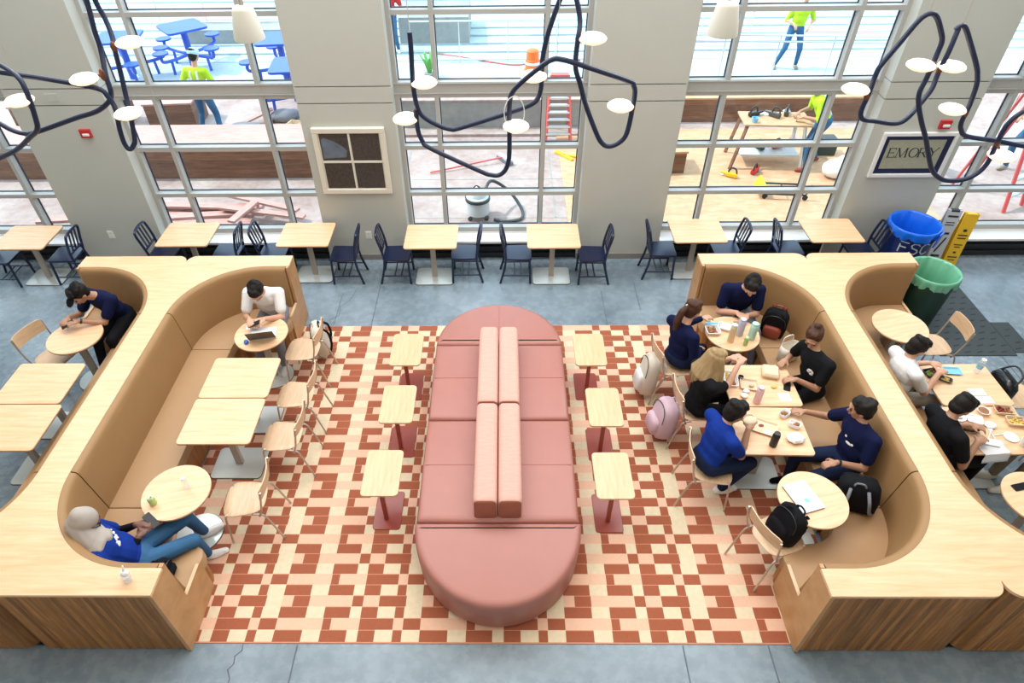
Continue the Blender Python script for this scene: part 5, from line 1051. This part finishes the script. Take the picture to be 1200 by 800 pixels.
# ------------------------------------------------------------------ things on the tables
TZ = .741; TR = .741+R_
def bottle(name, label, x, y, z, r, h, col, capc, cat='bottle', rot=None, handle=False, straw=False):
    t = thing(name, label, cat, (x, y, z)); 
    if rot: t.rotation_euler = rot
    m = MB(); m.lathe((0, 0, 0), [(r*.92, 0), (r, .01), (r, h*.78), (r*.96, h*.84), (r*.75, h*.90), (r*.1, h*.9)], 28); m.build('flask', col, t, smooth=True)
    m = MB(); m.lathe((0, 0, h*.88), [(r*.78, 0), (r*.82, h*.03), (r*.80, h*.11), (r*.4, h*.125), (.002, h*.125)], 24); m.build('cap', capc, t, smooth=True)
    if handle: m = MB(); m.tube(smooth_path([(r*.9, 0, h*.80), (r*1.7, 0, h*.78), (r*1.75, 0, h*.5), (r*.95, 0, h*.42)], 5), .010, 8); m.build('handle', col, t, smooth=True)
    if straw: m = MB(); m.tube([(0.005, 0, h*.95), (0.03, -.02, h*1.25)], .005, 6); m.build('straw', 'black', t)
    return t
bottle('tumbler', 'tall cream tumbler with white cap on the crowded round table', 2.705, 5.835, TR, .038, .26, 'creamy', 'white', 'tumbler')
bottle('tumbler', 'lilac tumbler with flat lid on the crowded round table', 2.84, 5.95, TR, .044, .25, 'lilac', 'lilac', 'tumbler')
bottle('tumbler', 'mint green tumbler with side handle on the crowded round table', 2.965, 5.88, TR, .046, .24, 'mint', 'mint', 'tumbler', rot=(0, 0, .5), handle=True)
bottle('drink_bottle', 'small clear bottle of green drink in front of the mint tumbler', 2.862, 5.765, TR, .026, .13, 'greenleaf', 'clear')
bottle('water_flask', 'pink metal flask on the clamshell box table', 2.735, 4.845, TR, .040, .23, 'pinkb', 'pinkb')
bottle('tumbler', 'black tumbler on the nearer table of the right booth', 2.725, 4.245, TR, .038, .19, 'black', 'black', 'tumbler')
wb = bottle('water_bottle', 'clear water bottle with blue label on the table right of the right booth', 5.35, 5.30, TZ, .032, .20, 'clear', 'white')
m = MB(); m.lathe((0, 0, .07), [(.0335, 0), (.0335, .05)], 24, cap=False); m.build('label_band', 'bluebag', wb)
bottle('drink_cup', 'clear cup of green drink with black straw on the reclining girl\'s round table', -3.345, 3.55, TR, .034, .11, 'greenleaf', 'clear', 'cup', straw=True)
bottle('water_bottle', 'small clear bottle on the round table beside the reclining girl', -3.09, 3.735, TR, .026, .15, 'clear', 'white')
def wrapblob(label, x, y, z, r, seed, name='crumpled_paper', mat_='wrap', fl=.5, cat='paper'):
    m = MB(); m.ell((0, 0, r*fl), (r, r*.85, r*fl), u=18, v=10)
    for v in m.b.verts:
        n = noise.noise(v.co*22+Vector((seed*7, 0, 0)))*.35; v.co += v.co.normalized()*n*r*.8; v.co.z = max(v.co.z, .0005)
    o = m.build(name, mat_, loc=(x, y, z), smooth=False); tag(o, label, cat); return o
t = thing('plastic_cup', 'clear plastic cup with crumpled napkin standing on the cap of the left booth', 'cup', (-3.07, 2.62, 1.046))
m = MB(); m.lathe((0, 0, 0), [(.030, 0), (.042, .08), (.040, .08), (.028, .004)], 24); m.build('cup_wall', 'clear', t, smooth=True)
m = MB(); m.ell((0, .01, .09), (.034, .03, .035)); m.cap((0, .01, .1), (.005, .03, .17), .014, .006); m.build('napkin', 'wrap', t, smooth=True)
def clam(label, x, y, z, rz, sz, open_=True, fill=None, col='kraft', lidcol=None, name='food_box', grp=None):
    t = thing(name, label, 'food box', (x, y, z), rz, grp); w_, d_, h_ = sz; m = MB()
    o = rrect(w_, d_, .025, 4); rings = [[(a, b_, 0) for a, b_ in inset(o, .015)], [(a, b_, h_) for a, b_ in o], [(a, b_, h_) for a, b_ in inset(o, .008)], [(a, b_, .006) for a, b_ in inset(o, .022)]]
    m.loft(rings); m.build('tray_base', col, t)
    lc = lidcol or col
    if open_:
        m = MB(); m.loft([[(a, b_, 0) for a, b_ in inset(o, .015)], [(a, b_, h_*.8) for a, b_ in o], [(a, b_, h_*.8) for a, b_ in inset(o, .008)], [(a, b_, .006) for a, b_ in inset(o, .022)]])
        l = m.build('lid', lc, t); l.location = (0, d_*1.0, .012); l.rotation_euler = (.35, 0, 0)
    elif open_ is False:
        m = MB(); m.loft([[(a, b_, h_) for a, b_ in o], [(a, b_, h_+.012) for a, b_ in inset(o, .002)], [(a, b_, h_+.035) for a, b_ in inset(o, .02)]]); m.build('lid', lc, t)
    if fill:
        for i, f_ in enumerate(fill):
            wx = (w_-.06)/len(fill); cx = -w_/2+.03+wx*(i+.5); m = MB(); rr = random.Random(i+int(x*100))
            for k in range(16): m.ell((cx+rr.uniform(-.42, .42)*wx, rr.uniform(-.36, .36)*d_, h_*.45+rr.uniform(0, .012)), (.014, .012, .010), (rr.random(), rr.random(), rr.random()), u=8, v=6)
            m.prism(rrect(wx*.95, d_-.06, .01, 2, cx, 0), .007, h_*.45); m.build('food', f_, t, smooth=True)
    return t
clam('white takeaway box of browned food beside the ponytailed girl', 2.53, 6.00, TR, .05, (.17, .16, .045), None, ['food'], 'white')
clam('open white takeaway box behind the cream tumbler', 2.69, 6.07, TR, -.45, (.16, .13, .04), None, None, 'white')
clam('kraft takeaway box standing open in front of the man in navy', 2.86, 6.09, TR, -.3, (.14, .12, .05), None, ['food'], 'kraft')
simple('snack_packet', 'light blue snack packet beside the white takeaway box', 'packet', lambda m: m.prism(rrect(.17, .07, .01, 2), 0, .02, .006), 'bluebag', (2.565, 6.13, TR), (0, 0, -.1))
clam('closed kraft clamshell box between the blonde girl and the woman with a bun', 3.005, 5.27, TR, -.25, (.19, .19, .035), False, None, 'kraft')
clam('white tray of noodles in front of the blonde girl', 2.535, 5.18, TR, -.15, (.16, .24, .03), None, ['foody', 'food'], 'paper')
clam('kraft tray with leftover roll beside the pink flask', 2.72, 5.09, TR, -.2, (.20, .17, .025), None, None, 'kraft')
simple('bread_roll', 'small bread roll left in the kraft tray', 'bread', lambda m: m.ell((0, 0, .018), (.03, .024, .018)), 'kraft', (2.74, 5.07, TR+.007))
simple('sauce_cup', 'small dark sauce cup beside the blonde girl\'s tray', 'cup', lambda m: m.lathe((0, 0, 0), [(.022, 0), (.03, .035), (.027, .035), (.02, .02), (.002, .02)], 20), 'black', (2.655, 5.20, TR))
simple('cookie', 'small golden cookie beside the phone', 'cookie', lambda m: m.ell((0, 0, .01), (.035, .022, .012)), 'foody', (2.99, 5.06, TR))
def phone(label, x, y, z, rz, tilt=0):
    t = thing('smartphone', label, 'phone', (x, y, z)); t.rotation_euler = (tilt, 0, rz)
    m = MB(); m.prism(rrect(.075, .155, .01, 3), 0, .008, .002); m.build('case', 'black', t); m = MB(); m.prism(rrect(.068, .147, .008, 3), .008, .0088); m.build('display', 'screen', t)
phone('dark phone lying near the woman with a bun', 3.14, 5.08, TR, -.35); phone('dark phone lying on the round table at the right edge', 4.93, 3.74, TZ, -1.35)
phone('phone held by the man in the black cap', -5.39, 6.07, .845, -.9, .3); phone('phone held by the man in the white T-shirt', -3.075, 6.06, .85, -1.4, .35); phone('dark phone in the reclining girl\'s hands', -3.29, 3.36, .76, 1.0, .6)
simple('paper_napkin', 'square white napkin below the phone of the woman with a bun', 'napkin', lambda m: m.prism(rrect(.12, .12, .004, 2), 0, .003), 'paper', (3.06, 4.91, TR), (0, 0, .05), smooth=False)
wrapblob('crumpled white paper beside the pink flask', 2.62, 4.92, TR, .045, 1); wrapblob('small crumpled napkin in front of the blonde girl', 2.66, 4.99, TR, .035, 2)
wrapblob('large crumpled white wrapper at the near corner of the right booth table', 2.97, 4.31, TR, .085, 4, fl=.4)
t = clam('kraft tray with sauce and paper beside the sandwich eater', 2.71, 4.47, TR, -.45, (.26, .20, .022), None, None, 'kraft')
simple('sauce_blob', 'dark red dip of sauce in the kraft tray', 'sauce', lambda m: m.ell((0, 0, .006), (.028, .018, .006)), 'sauce', (2.68, 4.50, TR+.007)); wrapblob('white napkin strip in the kraft tray', 2.72, 4.40, TR+.007, .04, 6, fl=.2)
t = thing('sandwich', 'thick sandwich held up to the mouth of the man in royal blue', 'sandwich', (2.51, 4.43, .90), .3)
m = MB(); m.ell((0, 0, .02), (.075, .055, .022)); m.build('bread', 'kraft', t, smooth=True); m = MB(); m.ell((0, 0, -.015), (.075, .055, .018)); m.build('bread', 'kraft', t, smooth=True)
m = MB(); rr = random.Random(5)
for k in range(14): m.ell((.06*math.cos(k), .045*math.sin(k), rr.uniform(-.008, .01)), (.022, .016, .008), (rr.random(), 0, rr.random()*3))
m.build('filling', 'foodg', t, smooth=True)
def wrapcup(label, x, y, rz, s):
    t = thing('wrapped_taco', label, 'wrapped food', (x, y, TR), rz, 'paper wrapped tacos'); m = MB(); m.loft([[(a*k, b_*k+o_, z_) for a, b_ in rrect(.12, .08, .02, 3)] for z_, k, o_ in ((0, .5, 0), (.012, .9, 0), (.05, 1.0, .01), (.048, .9, .01), (.02, .7, 0))]); m.build('paper_wrap', 'wrap', t)
    m = MB(); rr = random.Random(s)
    for k in range(9): m.ell((rr.uniform(-.035, .035), rr.uniform(-.02, .03), .035), (.014, .012, .01), u=8, v=6)
    m.build('filling', 'food', t, smooth=True)
wrapcup('paper wrapped taco nearest the reaching boy\'s hand', 2.97, 4.64, .6, 1); wrapcup('paper wrapped taco beside the black tumbler, nearer us', 3.02, 4.49, -.5, 2)
# laptops
t = thing('laptop', 'open dark laptop in front of the man in the white T-shirt', 'laptop', (-2.965, 5.99, TR), PI+.18)
m = MB(); m.prism(rrect(.32, .21, .012, 3), 0, .014, .002); m.build('keyboard_base', 'greysign', t)
m = MB(); m.box((0, 0.0, .0148), (.28, .11, .0012)); m.build('keys', 'white', t)
m = MB(); m.box((0, .153, .104), (.32, .006, .20), (-.5, 0, 0), bev=.002); m.build('screen_lid', 'lap', t)
simple('computer_mouse', 'bright blue computer mouse left of the laptop', 'mouse', lambda m: m.ell((0, 0, .016), (.028, .042, .017)), 'blue', (-3.13, 5.83, TR), (0, 0, .3))
simple('paper_sheet', 'white sheet under the laptop user\'s hands', 'paper', lambda m: m.prism(rrect(.18, .10, .004, 2), 0, .001), 'paper', (-3.13, 6.14, TR), (0, 0, .2), smooth=False)
t = thing('laptop', 'closed white laptop with a blue square on the near round table of the right booth', 'laptop', (2.82, 3.62, TR), .30)
m = MB(); m.prism(rrect(.24, .33, .012, 3), 0, .009, .002); m.build('lower_case', 'lap', t); m = MB(); m.prism(rrect(.24, .33, .012, 3), .010, .018, .002); m.build('lid', 'paper', t)
m = MB(); m.prism(rrect(.045, .045, .004, 2, 0.0, -.05), .018, .0186); m.build('blue_square', 'bluebag', t)
m = MB()
for k in range(3): m.prism(rrect(.006, .11-.02*k, .002, 2, .045+.014*k, .03), .018, .0185)
m.build('faint_marks', 'lilac', t)
# outer right tables
clam('black takeaway bowl in front of the man in the white T-shirt', 4.83, 5.27, TZ, .2, (.18, .13, .035), None, ['foodg', 'food'], 'black')
clam('small black container beside the blue tray', 4.93, 5.17, TZ, -.5, (.14, .09, .03), None, ['foody'], 'lap')
clam('light blue plastic tray at the back of the right table', 5.08, 5.31, TZ, -.1, (.19, .12, .02), None, None, 'bluebag')
for i, (x, y, rz, l) in enumerate(((5.19, 4.99, .03, 'folded white napkin farther from us on the right table'), (5.21, 4.87, 0, 'folded white napkin nearer us on the right table'))):
    simple('paper_napkin', l, 'napkin', lambda m: m.prism(rrect(.17, .10, .004, 2), 0, .005), 'paper', (x, y, TZ), (0, 0, rz), smooth=False)
simple('soup_bowl', 'white bowl of orange soup on the food table at the right', 'bowl', lambda m: m.lathe((0, 0, 0), [(.04, 0), (.065, .04), (.06, .04), (.036, .01), (.002, .01)], 28), 'paper', (5.09, 4.69, TZ)); simple('soup', 'orange soup inside the white bowl', 'soup', lambda m: m.lathe((0, 0, .011), [(.037, 0), (.054, .02), (.002, .02)], 24), 'food', (5.09, 4.69, TZ))
simple('paper_plate', 'white foam plate nearest the man in black', 'plate', lambda m: m.lathe((0, 0, 0), [(.05, 0), (.085, .012), (.083, .014), (.048, .003), (.002, .003)], 32), 'paper', (4.80, 4.64, TZ)); wrapblob('crumpled film on the foam plate', 4.80, 4.64, TZ+.005, .05, 9, fl=.35)
clam('open white foam box beside the man in black', 4.94, 4.58, TZ, -.4, (.15, .13, .03), None, None, 'paper')
clam('black bowl of rice the man in black eats from', 4.83, 4.46, TZ, -.2, (.16, .10, .035), None, ['food', 'foody'], 'black')
t = thing('plastic_bag', 'translucent plastic bag hanging over the edge of the food table', 'bag', (4.93, 4.20, TZ+.004), .1)
m = MB(); W_, rings = 14, []
for j in range(13):
    row = []
    for i in range(W_):
        x = -.14+.28*i/(W_-1); y = .10-.26*j/12; z = .006+.010*abs(noise.noise(Vector((x*22, y*22, 1)))); 
        if y < -.07: z -= (-.07-y)*1.1; y = -.07-(-.07-y)*.35
        row.append((x+.01*math.sin(j), y, z))
    rings.append(row)
m.loft(rings, cap0=False, cap1=False, closed=False); o = m.build('bag_sheet', clear_mat('frosted_film', (.9, .92, .95), .45), t, smooth=True); sm = o.modifiers.new('th', 'SOLIDIFY'); sm.thickness = .0015
simple('napkin_pile', 'white napkins on top of the plastic bag', 'napkin', lambda m: m.prism(rrect(.14, .09, .004, 2), 0, .004), 'paper', (4.94, 4.27, TZ+.022), (0, 0, -.3), smooth=False)
for a, x, l in ((.9, 4.99, 'white plastic fork crossing another beside the bag'), (1.5, 5.02, 'white plastic spoon crossing the fork beside the bag'), (.15, 5.08, 'white plastic knife lying beside the bag')):
    simple('plastic_cutlery', l, 'cutlery', lambda m: (m.box((0, 0, .004), (.14, .009, .004)), m.ell((.08, 0, .004), (.022, .014, .004))), 'white', (x, 4.38, TZ+.001+.004*(x*10 % 2)), (0, 0, a))
simple('foam_clump', 'white crumpled lid with black corner behind the cutlery', 'lid', lambda m: m.ell((0, 0, .02), (.06, .05, .02)), 'wrap', (5.06, 4.50, TZ))
clam('kraft two-section tray with dark berries and tomato at the right edge', 5.31, 4.70, TZ, -.12, (.20, .13, .045), None, ['sauce', 'food'], 'kraft'); clam('kraft tray of yellow noodles at the right edge', 5.35, 4.54, TZ, -.12, (.20, .13, .045), None, ['foody'], 'kraft')
simple('paper_cup', 'white paper cup near the edge of the food table', 'cup', lambda m: m.lathe((0, 0, 0), [(.028, 0), (.038, .09), (.035, .09), (.026, .005), (.002, .005)], 28), 'paper', (5.25, 4.25, TZ)); simple('paper_plate', 'folded white paper plate behind the paper cup', 'plate', lambda m: m.lathe((0, 0, 0), [(.04, 0), (.07, .012), (.068, .014), (.04, .003), (.002, .003)], 28), 'paper', (5.19, 4.345, TZ))
simple('paper_bag', 'brown paper bag on the floor beside the right booth', 'bag', lambda m: m.lathe((0, 0, 0), [(.13, 0), (.14, .3), (.125, .3), (.115, .01)], 4), 'kraft', (4.72, 3.95, 0), (0, 0, .6), smooth=False)
